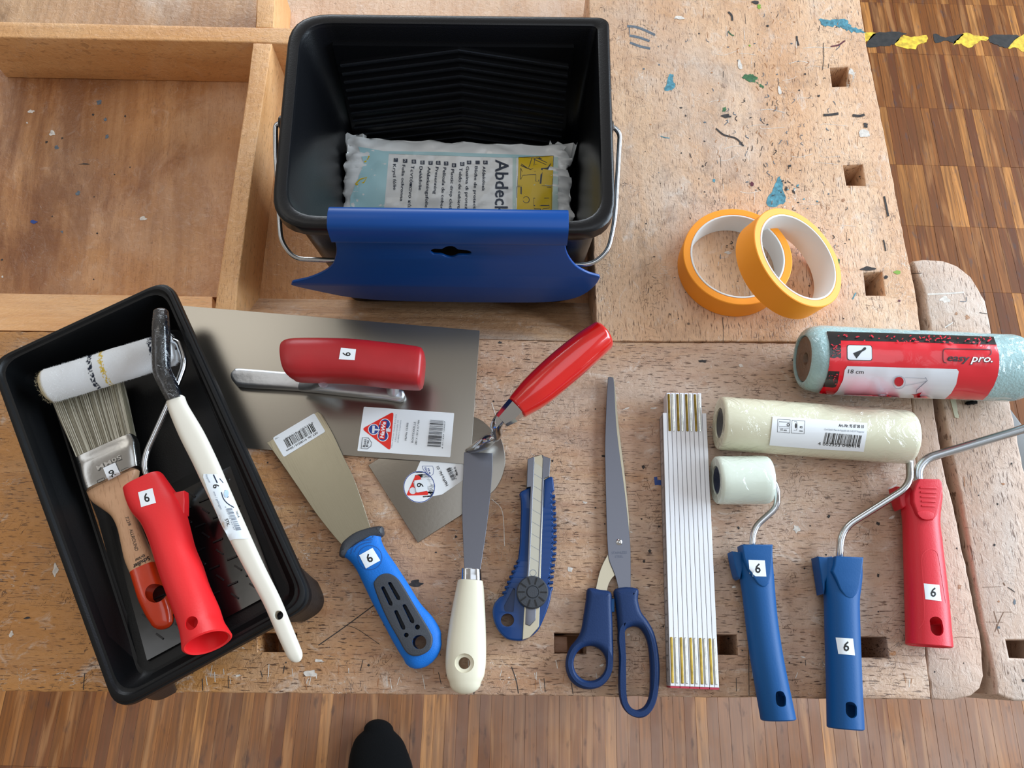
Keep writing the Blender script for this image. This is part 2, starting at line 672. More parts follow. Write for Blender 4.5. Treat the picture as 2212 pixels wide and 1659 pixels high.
def wood(name, ca, cb, along='x', dark='#5a3a24', stain='#8a5a34', fleck=.8, stains=.5, scr=.6, grey='#b9aca0', greys=.5, rough=.55, rot=0.0, seed=0, spk=.3, gstreak=.5, bscale=1.0, zones=(), grime=0.0):
    m, t, b = nt(name)
    g = NG(t)
    tc = t.nodes.new('ShaderNodeTexCoord')
    o = g.map(tc.outputs['Object'], (1, 1, 1), rot + (math.pi / 2 if along == 'y' else 0), (seed * 1.7, seed * .9, 0))
    # broad tone, grain streaks
    n1 = g.noise(g.map(o, (5, 14, 8)), 1, 3)
    n2 = g.noise(g.map(o, (9, 150, 60)), 1, 4, .6)
    col = g.mix(g.ramp(n1, .35, .65), ca, cb)
    col = g.mix(g.ramp(n2, .38, .66, 0, gstreak), col, stain)
    # worn grey and darkened handling stains
    n3 = g.noise(g.map(o, (4.5, 7, 6)), 1, 6, .5, .62)
    col = g.mix(g.ramp(n3, .50, .66, 0, greys), col, grey)
    n4 = g.noise(g.map(o, (7, 9, 9), 0, (3.1, 1.7, 0)), 1, 7, .8, .65)
    col = g.mix(g.ramp(n4, .53, .70, 0, stains), col, stain)
    col = g.mix(g.ramp(n4, .64, .76, 0, stains * .8), col, dark)
    for zi, (zx0, zx1, zc, zs) in enumerate(zones):
        sx = t.nodes.new('ShaderNodeSeparateXYZ'); t.links.new(tc.outputs['Object'], sx.inputs[0])
        zz = g.math('ADD', sx.outputs[0], g.math('MULTIPLY', g.math('SUBTRACT', g.noise(o, 5 + zi, 5, .6), .5), .5))
        zm = g.math('MULTIPLY', g.ramp(zz, zx0, zx1), g.ramp(g.noise(g.map(o, (6, 22, 8), 0, (zi * 3 + 2, 1, 0)), 1, 6, .5, .65), .35, .55, zs * .35, zs))
        col = g.mix(zm, col, zc)
    # small handling wear: pale scuffs and dents
    w1 = g.noise(g.map(o, (38, 60, 30), .2, (1, 7, 0)), 1, 8, 1.2, .72)
    col = g.mix(g.ramp(w1, .56, .72, 0, scr * .75), col, '#d8ccc0')
    w2 = g.noise(g.map(o, (30, 75, 30), -.1, (9, 2, 0)), 1, 8, .8, .72)
    col = g.mix(g.ramp(w2, .58, .74, 0, scr * .8), col, stain)
    # grime: mottled grey-brown scuffs rubbed into the surface
    gm = g.noise(g.map(o, (16, 22, 16), .3, (2, 8, 0)), 1, 10, .6, .78)
    gm2 = g.ramp(g.noise(o, 5.5, 4, .5), .42, .62, .25, 1)
    col = g.mix(g.math('MULTIPLY', g.ramp(gm, .52, .68, 0, grime), gm2), col, '#6a5448')
    # pores of beech: short dashes
    f1 = g.noise(g.map(o, (120, 850, 300)), 1, 2)
    fm = g.ramp(f1, .585, .66, 0, fleck)
    zone = g.ramp(g.noise(o, 14, 3), .35, .6, .35, 1)
    fm = g.math('MULTIPLY', fm, zone)
    col = g.mix(fm, col, dark)
    # scratches, light and dark
    s1 = g.noise(g.map(o, (22, 30, 20), .5), 1, 4, 2.4, .6)
    l1 = g.ramp(g.math('ABSOLUTE', g.math('SUBTRACT', s1, .5)), .0, .006, 1, 0)
    msk = g.ramp(g.noise(o, 30, 2), .52, .62, 0, scr)
    l1 = g.math('MULTIPLY', l1, msk)
    col = g.mix(l1, col, '#e6d9cb')
    s2 = g.noise(g.map(o, (60, 42, 20), -.6, (5, 2, 0)), 1, 3, 2.0, .6)
    l2 = g.ramp(g.math('ABSOLUTE', g.math('SUBTRACT', s2, .5)), .0, .010, 1, 0)
    msk2 = g.ramp(g.noise(o, 40, 2, 0), .55, .62, 0, scr)
    l2 = g.math('MULTIPLY', l2, msk2)
    col = g.mix(l2, col, '#4a3428')
    # dark specks
    v = t.nodes.new('ShaderNodeTexVoronoi'); v.inputs['Scale'].default_value = 55
    t.links.new(o, v.inputs['Vector'])
    sp = g.ramp(v.outputs['Distance'], .06, .10, 1, 0)
    vm = g.ramp(g.noise(o, 23, 2), .56, .62, 0, spk)
    sp = g.math('MULTIPLY', sp, vm)
    col = g.mix(sp, col, '#2e231d')
    t.links.new(col, b.inputs['Base Color'])
    b.inputs['Roughness'].default_value = rough
    hgt = g.math('ADD', g.math('MULTIPLY', fm, -1.0), g.math('MULTIPLY', g.math('ADD', l1, l2), -1.2))
    hgt = g.math('ADD', hgt, g.math('MULTIPLY', n2, .5))
    hgt = g.math('ADD', hgt, g.math('MULTIPLY', g.noise(o, 150, 5, .8, .65), 2.2 * bscale))
    u = t.nodes.new('ShaderNodeBump'); u.inputs['Strength'].default_value = .55; u.inputs['Distance'].default_value = .0008
    t.links.new(hgt, u.inputs['Height']); t.links.new(u.outputs[0], b.inputs['Normal'])
    return m


W_FRONT = wood('beech_front', rough=.45, gstreak=.7, grime=.5, ca='#c59c72', cb='#b3845a', along='x', stains=.5, stain='#93603a', dark='#4e3426', grey='#bfae9c', greys=.7, fleck=.95, scr=.9, spk=.5,
               zones=((-.22, -.40, '#c08647', .85), (.12, .35, '#cbb8a6', .7), (-.5, .6, '#b06f38', .4), (-.35, -.05, '#c4b0a0', .5)))
W_END = wood('beech_tail', grime=.6, ca='#dcb896', cb='#d0a27a', along='y', scr=.9, stains=.4, stain='#a87a58', grey='#c9b8aa', greys=.6, seed=3, spk=.8, gstreak=.25)
W_CAP = wood('beech_end_cap', '#cfb4a0', '#c3a48d', 'y', grime=.3, stains=.25, stain='#9c7456', grey='#c4b7ad', greys=.7, seed=5, gstreak=.25)
W_JAW = wood('beech_jaw', '#d6bca8', '#c9ab94', 'y', grime=.3, stains=.2, stain='#a07a60', grey='#cabfb5', greys=.7, seed=8, gstreak=.2)
W_SIDE = wood('beech_raw_side', '#b98558', '#a56f45', 'x', stains=.3, fleck=.3, scr=.2, greys=.2, seed=4)
W_WELL = wood('varnished_well', '#d9a573', '#cf9560', 'y', stains=.9, stain='#9a5e30', dark='#5c3320', fleck=.25, scr=.25, grey='#d9b494', greys=.6, rough=.38, rot=-.12, seed=6, gstreak=.35, zones=((-.36, -.56, '#6e3d1e', .8), (-.5, -.1, '#c98848', .5)))
W_RAIL = wood('varnished_rail', '#e2b07a', '#d79f66', 'x', stains=.3, stain='#b87c46', fleck=.3, scr=.2, grey='#e0bd98', greys=.4, rough=.42, seed=9, gstreak=.35)
W_RAILY = wood('varnished_divider', '#e3b27e', '#d8a26a', 'y', stains=.3, stain='#b87c46', fleck=.3, scr=.2, grey='#e0bd98', greys=.4, rough=.42, seed=11, gstreak=.35)
W_DARK = mat('old_wood_underside', '#6b4a30', .7, bump=.3)
W_BRUSH = wood('brush_beech', '#dcb08a', '#d2a37c', 'y', stains=.0, fleck=.45, scr=.0, greys=.0, spk=0, rough=.45, rot=-.35, seed=2, gstreak=.15, dark='#9c6a48', stain='#c89468', bscale=.2)

BLACK = mat('black_plastic', '#090a0d', .32, spec=.38, bump=.1, bscale=900)
BLACKT = mat('black_tray_plastic', '#08090b', .42, spec=.28, bump=.1, bscale=900)
BLACKR = mat('black_plastic_rim', '#111214', .42, bump=.2, bscale=500)
BLUE = mat('blue_plastic_sheet', '#02428a', .34, spec=.35)
BLUEH = mat('blue_handle_plastic', '#064c86', .5, spec=.3, bump=.08, bscale=700)
BLUED = mat('dark_blue_scissor_plastic', '#0b2a56', .5, spec=.3, bump=.15, bscale=900)
BLUES = mat('bright_blue_grip', '#0e68c0', .55, spec=.3, bump=.25, bscale=1200)
BLUEK = mat('glossy_blue_knife', '#04346c', .25, spec=.3, coat=.1)
GREYR = mat('charcoal_rubber', '#33373e', .55, bump=.2, bscale=900)
REDH = mat('red_handle_plastic', '#dc1f24', .42, bump=.08, bscale=700)
REDR = mat('crimson_handle_plastic', '#d01a2c', .42, bump=.12, bscale=800)
REDL = mat('red_lacquered_wood', '#c81410', .22, coat=.8, crough=.08, bump=.25, bscale=60)
REDM = mat('satin_red_wood', '#a81e24', .38, bump=.25, bscale=90, mott=.08, mscale=30)
DIP = mat('orange_red_dip_paint', '#cf3a12', .28, coat=.5, bump=.3, bscale=120, mott=.12, mscale=30)
CHROME = mat('chrome', '#c9ccd0', .12, 1.0)
ZINC = mat('zinc_wire', '#c6c9cc', .2, 1.0)
ALU = mat('cast_aluminium', '#cfd2d6', .42, 1.0, bump=.35, bscale=160)
STEEL = mat('stainless_blade', '#a09c94', .25, 1.0)
STEELK = mat('trowel_steel', '#8f8a82', .3, 1.0, bump=.05, bscale=400)
STEELS = mat('brushed_spatula_steel', '#aaa592', .30, 1.0, bump=.10, bscale=60, aniso=((1.0, .06, 1), math.radians(-58)))
STEELB = mat('bluish_steel', '#74767f', .36, 1.0, bump=.03, bscale=500)
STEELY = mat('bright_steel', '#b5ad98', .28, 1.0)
FERR = mat('brush_ferrule_steel', '#b4b4b2', .24, 1.0, bump=.15, bscale=120)
FOAM = mat('cream_foam_in_film', '#d8d5ba', .75, coat=1.0, crough=.05, cbump=1.4, cscale=60)
FOAM2 = mat('pale_foam_in_film', '#d6dfd0', .75, coat=1.0, crough=.05, cbump=1.0, cscale=70)
TEAL = mat('blue_green_nylon_in_film', '#9fc0c2', .9, coat=1.0, crough=.06, cbump=1.5, cscale=55, mott=.10, mscale=60, bump=.6, bscale=500)
CORE = mat('brown_card_core', '#6b5443', .7, coat=.6, cbump=.8, cscale=80)
CORED = mat('grey_core', '#4a4c50', .6, coat=.8, cbump=.8, cscale=80)
COREB = mat('navy_core', '#26324e', .5, coat=.9, cbump=1., cscale=160)
TAPE = mat('orange_masking_tape', '#ff9f22', .55, bump=.05, bscale=900)
TAPES = mat('tape_edge', '#fba02a', .6)
CARD = mat('white_card_core', '#dfe0de', .6)
INK = mat('black_ink', '#0d0e10', .5)
INKG = mat('grey_ink', '#6f7886', .5)
INKB = mat('blue_ink', '#1c3d8c', .5)
INKN = mat('navy_ink', '#1a2c44', .4)
PAPER = mat('white_paper_label', '#e9edf0', .4)
PAPERG = mat('glossy_white_label', '#e6edf2', .25)
RED = mat('red_print', '#e32a1e', .3)
REDP = mat('red_wrapper', '#d8202e', .25, coat=.8, crough=.08, cbump=.25, cscale=40)
BLKP = mat('black_wrapper', '#141416', .3, coat=.7, crough=.1)
WHTP = mat('white_wrapper', '#dbe0e6', .3, coat=.8, crough=.1, cbump=.25, cscale=40)
YEL = mat('yellow_print', '#e8c40a', .35)
CYAN = mat('pale_cyan_print', '#b4dfe6', .3)
CYAN2 = mat('pale_mint_print', '#c8e2dc', .3)
FILM = mat('white_plastic_bag', '#f0f4f4', .28, coat=.7, crough=.08, cbump=.6, cscale=35)
CREAM = mat('cream_lacquered_wood', '#d9d3bc', .38, bump=.2, bscale=40, mott=.05, mscale=12, coat=.2)
IVORY = mat('pale_wood_handle', '#dad4c6', .4, bump=.1, bscale=60)
BRISTLE = None
WHITEP = mat('white_enamel', '#e4e6ea', .35)
SCALEW = mat('grey_white_rule_side', '#b8b4b4', .45)
BRASS = mat('brass_hinge', '#b59a4a', .3, 1.0, mott=.25, mscale=160)
BRASS2 = mat('pale_plated_hinge', '#d9dcd6', .22, 1.0, mott=.15, mscale=200)
BRASSD = mat('dark_brass_hinge', '#7d672e', .3, 1.0, mott=.3, mscale=200)
REDT = mat('red_rule_tip', '#b02840', .5)
WIRED = mat('black_film', '#0e1116', .2, coat=1, crough=.05, cbump=1., cscale=90)
SHOE = mat('black_shoe_fabric', '#040507', .9, spec=.2, bump=.6, bscale=900)
SOLE = mat('black_rubber_sole', '#0c0c0e', .6)
TEALP = mat('teal_paint', '#4a8494', .5, mott=.45, mscale=220, bump=.5, bscale=300)
GREENP = mat('green_paint', '#3a6440', .5, mott=.4, mscale=260)
GREENL = mat('light_green_paint', '#7da23a', .5)
GRAPH = mat('grey_pencil', '#5c656e', .6, mott=.35, mscale=400)
DIRT = mat('black_dirt', '#35302e', .8, mott=.5, mscale=300)
WHITEM = mat('white_paint_mark', '#d2cac0', .6, mott=.25, mscale=300)
YELD = mat('worn_yellow_tape', '#c8a62a', .6, mott=.4, mscale=90)
BLKD = mat('worn_black_tape', '#1e1b19', .7, mott=.6, mscale=90)
MAROON = mat('maroon_paint', '#5a2130', .5)
BLUEM = mat('blue_paint', '#1c3f86', .5)
GREYST = mat('grey_steel_rail', '#5c5a58', .45, .6)
MTAPE = mat('old_masking_tape', '#c9c6ac', .7)


def island_wood(name, use_obj):
    m, t, b = nt(name)
    g = NG(t)
    if use_obj:
        r = t.nodes.new('ShaderNodeObjectInfo').outputs['Random']
    else:
        r = t.nodes.new('ShaderNodeNewGeometry').outputs['Random Per Island']
    tc = t.nodes.new('ShaderNodeTexCoord')
    geo = t.nodes.new('ShaderNodeNewGeometry')
    pos = geo.outputs['Position']
    cr_ = t.nodes.new('ShaderNodeValToRGB')
    cr_.color_ramp.interpolation = 'LINEAR'
    E = cr_.color_ramp.elements
    E[0].position = 0; E[0].color = C('#56290c')
    E[1].position = 1; E[1].color = C('#b87a3c')
    for p, c in ((.12, '#663511'), (.35, '#74400f'), (.6, '#7c4716'), (.8, '#874f1c'), (.9, '#96602a')):
        e = E.new(p); e.color = C(c)
    t.links.new(r, cr_.inputs[0])
    n = g.noise(g.map(pos, (220, 9, 1)), 1, 4, .4)
    col = g.mix(g.ramp(n, .35, .65, 0, .7), cr_.outputs[0], '#54300f')
    n5 = g.noise(g.map(pos, (60, 5, 1), 0, (4, 2, 0)), 1, 3, .4)
    col = g.mix(g.ramp(n5, .55, .7, 0, .35), col, '#c08a54')
    # dust film worn grey in front of the bench
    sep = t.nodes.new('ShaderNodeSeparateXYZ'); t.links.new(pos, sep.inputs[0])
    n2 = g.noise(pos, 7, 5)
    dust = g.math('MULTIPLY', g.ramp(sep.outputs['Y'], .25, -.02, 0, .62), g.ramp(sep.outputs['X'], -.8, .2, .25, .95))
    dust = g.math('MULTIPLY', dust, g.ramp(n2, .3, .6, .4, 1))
    lit = g.ramp(sep.outputs['Y'], .25, -.02, 0, 1)  # cooler, brighter light on the front floor, painted into the strip colour
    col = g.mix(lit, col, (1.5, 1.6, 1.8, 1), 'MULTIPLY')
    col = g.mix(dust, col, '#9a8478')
    n3 = g.noise(g.map(pos, (70, 22, 1)), 1, 5)
    col = g.mix(g.ramp(n3, .60, .72, 0, .5), col, '#3e3a3c')
    t.links.new(col, b.inputs['Base Color'])
    b.inputs['Roughness'].default_value = .6
    b.inputs['Specular IOR Level'].default_value = .25
    u = t.nodes.new('ShaderNodeBump'); u.inputs['Strength'].default_value = .15; u.inputs['Distance'].default_value = .001
    t.links.new(n, u.inputs['Height']); t.links.new(u.outputs[0], b.inputs['Normal'])
    return m


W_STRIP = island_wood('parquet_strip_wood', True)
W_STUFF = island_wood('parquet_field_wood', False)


def attr_mat(name, rough, sss=.0):
    m, t, b = nt(name)
    a = t.nodes.new('ShaderNodeAttribute'); a.attribute_name = 'Col'
    t.links.new(a.outputs['Color'], b.inputs['Base Color'])
    b.inputs['Roughness'].default_value = rough
    if name == 'dyed_fibre':
        tr = t.nodes.new('ShaderNodeBsdfTranslucent'); t.links.new(a.outputs['Color'], tr.inputs[0])
        mx = t.nodes.new('ShaderNodeMixShader'); mx.inputs[0].default_value = .5
        t.links.new(b.outputs[0], mx.inputs[1]); t.links.new(tr.outputs[0], mx.inputs[2])
        t.links.new(mx.outputs[0], t.nodes['Material Output'].inputs[0])
    return m


COLR = attr_mat('dyed_fibre', .85)


def setcol(o, fn):
    me = o.data
    a = me.color_attributes.new('Col', 'FLOAT_COLOR', 'POINT')
    g = ORG[o.name]
    for i, v in enumerate(me.vertices):
        a.data[i].color = fn(v.co + g, i)
# ------------------------------------------------------------------ floor of parquet strips
FA = math.radians(-0.8)
SW, SL, SH = 0.020, 0.160, 0.010
fy0 = P('_', 2050, 358, -HB).y
fx0 = P('_', 2050, 358, -HB).x
floor_o = mk('floor', [(-2.6, -1.4, -SH - .03), (2.6, -1.4, -SH - .03), (2.6, 3.4, -SH - .03), (-2.6, 3.4, -SH - .03),
                       (-2.6, -1.4, -SH), (2.6, -1.4, -SH), (2.6, 3.4, -SH), (-2.6, 3.4, -SH)],
             [(0, 1, 2, 3), (4, 5, 6, 7), (0, 1, 5, 4), (1, 2, 6, 5), (2, 3, 7, 6), (3, 0, 4, 7)], W_DARK, None, 0)
floor_o['kind'] = 'structure'


def fpt(a, b):
    return Vector((fx0 + a * math.cos(FA) - b * math.sin(FA), fy0 + a * math.sin(FA) + b * math.cos(FA), 0))


sm = bpy.data.meshes.new('floor_strip')
bmx = bmesh.new()
g_ = .00012
x1, y1 = SW / 2 - g_, SL / 2 - g_
e = .0003
vv = [bmx.verts.new(p) for p in ((-x1, -y1, -SH), (x1, -y1, -SH), (x1, y1, -SH), (-x1, y1, -SH),
                                 (-x1, -y1, -e), (x1, -y1, -e), (x1, y1, -e), (-x1, y1, -e),
                                 (-x1 + e, -y1 + e, 0), (x1 - e, -y1 + e, 0), (x1 - e, y1 - e, 0), (-x1 + e, y1 - e, 0))]
for f in ((3, 2, 1, 0), (0, 1, 5, 4), (1, 2, 6, 5), (2, 3, 7, 6), (3, 0, 4, 7), (4, 5, 9, 8), (5, 6, 10, 9), (6, 7, 11, 10), (7, 4, 8, 11), (8, 9, 10, 11)):
    bmx.faces.new([vv[i] for i in f])
bmx.to_mesh(sm); bmx.free()
sm.materials.append(W_STRIP)
base_v = [v.co.copy() for v in sm.vertices]
base_f = [tuple(p.vertices) for p in sm.polygons]
cells = []
for j in range(-14, 14):
    for i in range(-180, 100):
        cells.append((i, j))


def seen(c_):
    x, y = to_px(c_)
    if not (-6 < x < 2218 and -40 < y < 1720):
        return None
    if y > 1496:
        return (0, abs(y - 1560))
    # right of the bench edge
    ex = 1858 + .16 * y + (0 if y < 560 else 150)
    if x > ex - 12 and y < 900:
        return (0, 300 - y * .1)
    return None


vis, rest = [], []
for (i, j) in cells:
    c_ = fpt((i + .5) * SW, (j + .5) * SL)
    if abs(c_.x) > 2.5 or c_.y < -1.3 or c_.y > 3.3:
        continue
    s_ = seen(c_)
    if s_ is None:
        for dy in (-.07, .07):
            s_ = s_ or seen(fpt((i + .5) * SW, (j + .5) * SL + dy))
    (vis if s_ else rest).append((s_, c_, i, j))
vis.sort(key=lambda q: q[0])
rest += vis[298:]
vis = vis[:298]
R_ = random.Random(4)
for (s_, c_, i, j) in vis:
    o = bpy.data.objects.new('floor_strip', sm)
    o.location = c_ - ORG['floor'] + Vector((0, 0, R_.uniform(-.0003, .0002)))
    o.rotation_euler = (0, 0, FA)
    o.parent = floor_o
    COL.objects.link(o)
Vs, Fs = [], []
rot = Matrix.Rotation(FA, 3, 'Z')
for (s_, c_, i, j) in rest:
    b = len(Vs)
    Vs += [rot @ v + c_ for v in base_v[4:]]
    Fs += [tuple(b + k - 4 for k in f) for f in base_f[5:]]
fs = mk('floor_strip_field', Vs, Fs, W_STUFF, floor_o, 0)
fs['kind'] = 'stuff'

# ------------------------------------------------------------------ workbench
bench = thing('workbench', 'worn beech workbench with square dog holes, tool well and wooden vise jaw', 'workbench', (0.1, 0.3, 0))


def pl(name, c, pts, z0, z1, m, bev=.0015, holes=(), jit=0.0, hz=0.0, lab=None, parent=bench, seed=1):
    V = cp(c, pts, hz)
    V = [Vector((v.x, v.y)) for v in V]
    if jit:
        rs = random.Random(seed)
        out = []
        for i, v in enumerate(V):
            w = V[(i + 1) % len(V)]
            n = max(1, int((w - v).length / .006))
            for k in range(n):
                p = v.lerp(w, k / n)
                if k: p = p + Vector((rs.gauss(0, jit), rs.gauss(0, jit)))
                out.append(p)
        V = out
    o = plate(name, V, z0, z1, m, parent, bev, [[Vector((q.x, q.y)) for q in cp(h[0], h[1], hz)] for h in holes])
    if lab: o['label'] = lab
    return o


tail = pl('tail_board', '_', [(1271, -60), (1852, -60), (1858, 0), (1872, 100), (1898, 226), (1924, 360), (1954, 521), (1976, 620), (1988, 707), (1992, 739), (1300, 736), (1290, 735), (1283, 560)],
          -.06, 0, W_END, .0012, [('I', [(1228, 336), (1316, 333), (1328, 428), (1240, 431)]), ('I', [(1293, 822), (1390, 818), (1407, 924), (1311, 922)]),
                                  ('I', [(1396, 1357), (1487, 1352), (1504, 1470), (1408, 1470)])], jit=.00022, lab='pale beech board spattered with paint')
front = pl('front_board', '_', [(-60, 714), (600, 721), (1289, 739), (1960, 742), (1985, 1080), (1999, 1398), (2011, 1511), (1300, 1504), (650, 1498), (-60, 1492)],
           -.06, 0, W_FRONT, .0012, [('_', [(1197, 1367), (1265, 1368), (1266, 1412), (1198, 1411)]), ('_', [(1530, 1370), (1592, 1371), (1595, 1415), (1532, 1414)]),
                                     ('_', [(1858, 1375), (1915, 1376), (1921, 1421), (1859, 1420)]), ('_', [(556, 1366), (640, 1367), (642, 1409), (557, 1408)])], jit=.00022, seed=2)
cap = pl('end_board', '_', [(1961.5, 742), (1992, 742), (2002, 790), (2016, 862), (2035, 994), (2068, 1130), (2096, 1271), (2119, 1384), (2125, 1460), (2117, 1487), (2098, 1503), (2058, 1512), (2012.5, 1511), (2000.5, 1398), (1986.5, 1080)],
         -.06, 0, W_CAP, .0014, jit=.0003, seed=3)
jaw = pl('vise_jaw', '_', [(1969, 565), (1993, 561), (2037, 564), (2067, 575), (2097, 599), (2113, 625), (2128, 651), (2140, 712), (2152, 790), (2177, 857), (2192, 922), (2206, 990), (2209, 1010), (2255, 1140),
                           (2300, 1400), (2310, 1519), (2190, 1514), (2152, 1500), (2147, 1455), (2121, 1342), (2095, 1195), (2079, 1098), (2063, 1020), (2040, 900), (2020, 790), (2008, 707), (1995, 625)],
         -.065, .001, W_JAW, .002, [('_', [(2172, 1382), (2240, 1383), (2246, 1424), (2180, 1421)])], jit=.0003, seed=4, lab='pale beech vise jaw with rounded far end')
# seams read as thin recessed joints because the boards stand apart by half a millimetre
pl('well_board', '_', [(-60, 640), (-60, 70), (552, 80), (470, 642)], -.075, -.060, W_WELL, .0, hz=-.06, lab='varnished tool well floor with brown stains')
pl('well_board', '_', [(500, 646), (560, 92), (1300, 110), (1300, 660)], -.0748, -.060, W_WELL, .0, hz=-.06)
pl('well_board', '_', [(-60, -70), (-60, 66), (552, 66), (556, -70)], -.0752, -.060, wood('greyed_well', '#c9a27c', '#b98e68', 'y', stains=.8, stain='#7d5a3a', dark='#4b3a2e', fleck=.2, scr=.2, grey='#cdb8a6', greys=.8, rough=.4, seed=14, gstreak=.3), .0, hz=-.06)
pl('well_board', '_', [(585, -70), (585, 96), (1300, 110), (1300, -70)], -.0754, -.0598, wood('pale_well', '#d6b598', '#c8a181', 'y', stains=.4, stain='#b07c50', fleck=.2, scr=.3, grey='#d8c6b8', greys=.8, rough=.4, seed=15, gstreak=.25), .0, hz=-.0598)
pl('rail', '_', [(-60, 44), (0, 46), (553, 58.5), (640, 60), (1271, 74), (1272, 108), (640, 95), (544, 91), (0, 80), (-60, 79)], -.06, 0, W_RAIL, .0015, jit=.0001)
pl('divider', '_', [(546, 91.6), (587, 92.6), (578, 150), (553, 312), (525, 527), (511, 640), (506, 714), (456, 713), (464, 662), (475, 582), (534, 190)], -.06, -.0005, W_RAILY, .0012, jit=.0001, lab='varnished upright divider strip')
pl('divider', '_', [(559, -70), (597, -70), (590, 59), (552, 57.8)], -.06, -.0005, W_RAILY, .0012)
# sloping boards that close the well towards the front
def slope(name, xa, xb, ya, yb, za, zb, m):
    a = P('_', xa, ya, 0); b = P('_', xb, yb, 0)
    c_ = P('_', xb, zb, -.058); d = P('_', xa, za, -.058)
    V = [a, b, c_, d] + [Vector((v.x, v.y, HB - .07)) for v in (a, b, c_, d)]
    o = mk(name, V, [(0, 1, 2, 3), (4, 5, 6, 7), (0, 1, 5, 4), (1, 2, 6, 5), (2, 3, 7, 6), (3, 0, 4, 7)], m, bench, 0)
    return o
slope('bevel_board', -60, 458, 713, 719, 633, 641, W_RAIL)
slope('bevel_board', 508, 1288, 719.5, 738, 644, 655, wood('worn_bevel', '#c9a07a', '#b98c66', 'x', stains=.5, fleck=.5, scr=.6, greys=.7, seed=17, rough=.45))
# plate holding dog, lower rail and legs
pl('under_rail', '_', [(-60, 760), (1930, 760), (1960, 1480), (-60, 1475)], -.16, -.125, W_DARK, .002)
pl('under_rail', '_', [(1300, -60), (1780, -60), (1890, 730), (1310, 730)], -.16, -.125, W_DARK, .002)
d1_ = pl('bench_dog', '_', [(1198.5, 1373), (1228, 1373.5), (1229, 1410), (1199.5, 1410)], -.124, -.012, wood('dog_end_grain', '#b08a72', '#9c765e', 'x', stains=.1, fleck=.2, scr=.1, greys=.2, seed=19), .001, hz=0, lab='small square wooden bench dog sunk in its hole')
pl('bench_dog', '_', [(592, 1372), (625, 1372.5), (626, 1405), (593, 1404)], -.124, -.02, W_RAIL, .001, hz=0)
for (lx, ly) in ((-.55, .06), (.26, .06), (.26, .52), (-.55, .52)):
    V = [Vector((lx - .035, ly - .035)), Vector((lx + .035, ly - .035)), Vector((lx + .035, ly + .035)), Vector((lx - .035, ly + .035))]
    plate('leg', V, -HB + .001, -.161, W_DARK, bench, .003)
r_ = pl('vise_rail', '_', [(2120, 800), (2160, 850), (2300, 1040), (2340, 1060), (2340, 1100), (2250, 1060), (2050, 1000), (1900, 820)], -.085, -.066, GREYST, .002, hz=-.066, lab='grey steel vise guide under the jaw')


def blob(x, y, r, n=12, seed=0, sx=1, sy=1, rotd=0):
    rs = random.Random(seed * 7 + int(x) + int(y))
    out = []
    ca, sa = math.cos(rotd), math.sin(rotd)
    for i in range(n):
        a = 2 * math.pi * i / n
        k = r * rs.uniform(.55, 1.2)
        u, v = k * math.cos(a) * sx, k * math.sin(a) * sy
        out.append((x + u * ca - v * sa, y + u * sa + v * ca))
    return [(v.x, v.y) for v in cr([(p[0], p[1]) for p in out], 3)]


def ragged(pts):
    rr_ = random.Random(int(pts[0][0]))
    q = cr(pts, 7)
    xs = [v.x for v in q]; w = (max(xs) - min(xs)) * .035 + 1
    return [(v.x + rr_.uniform(-w, w), v.y + rr_.uniform(-w, w)) for v in q]


def marks(target, c, items):
    k = Ink(target, c, target, 'paint_mark', eps=.00012, step=.00004)
    for it in items:
        if it[0] == 'l':
            k.line([(v.x, v.y) for v in cr(it[1], 6, False)], it[2], it[3])
        elif it[0] == 'p':
            k.poly(ragged(it[1]), it[2])
        else:
            _, x, y, r, m = it[:5]
            k.poly(blob(x, y, r, 11, 1, *(it[5:] if len(it) > 5 else ())), m)
    for nme in k.order:
        V, Fc, m = k.d[nme]
        o = mk('paint_mark', V, Fc, m, target, 0)
        o['kind'] = 'stuff'


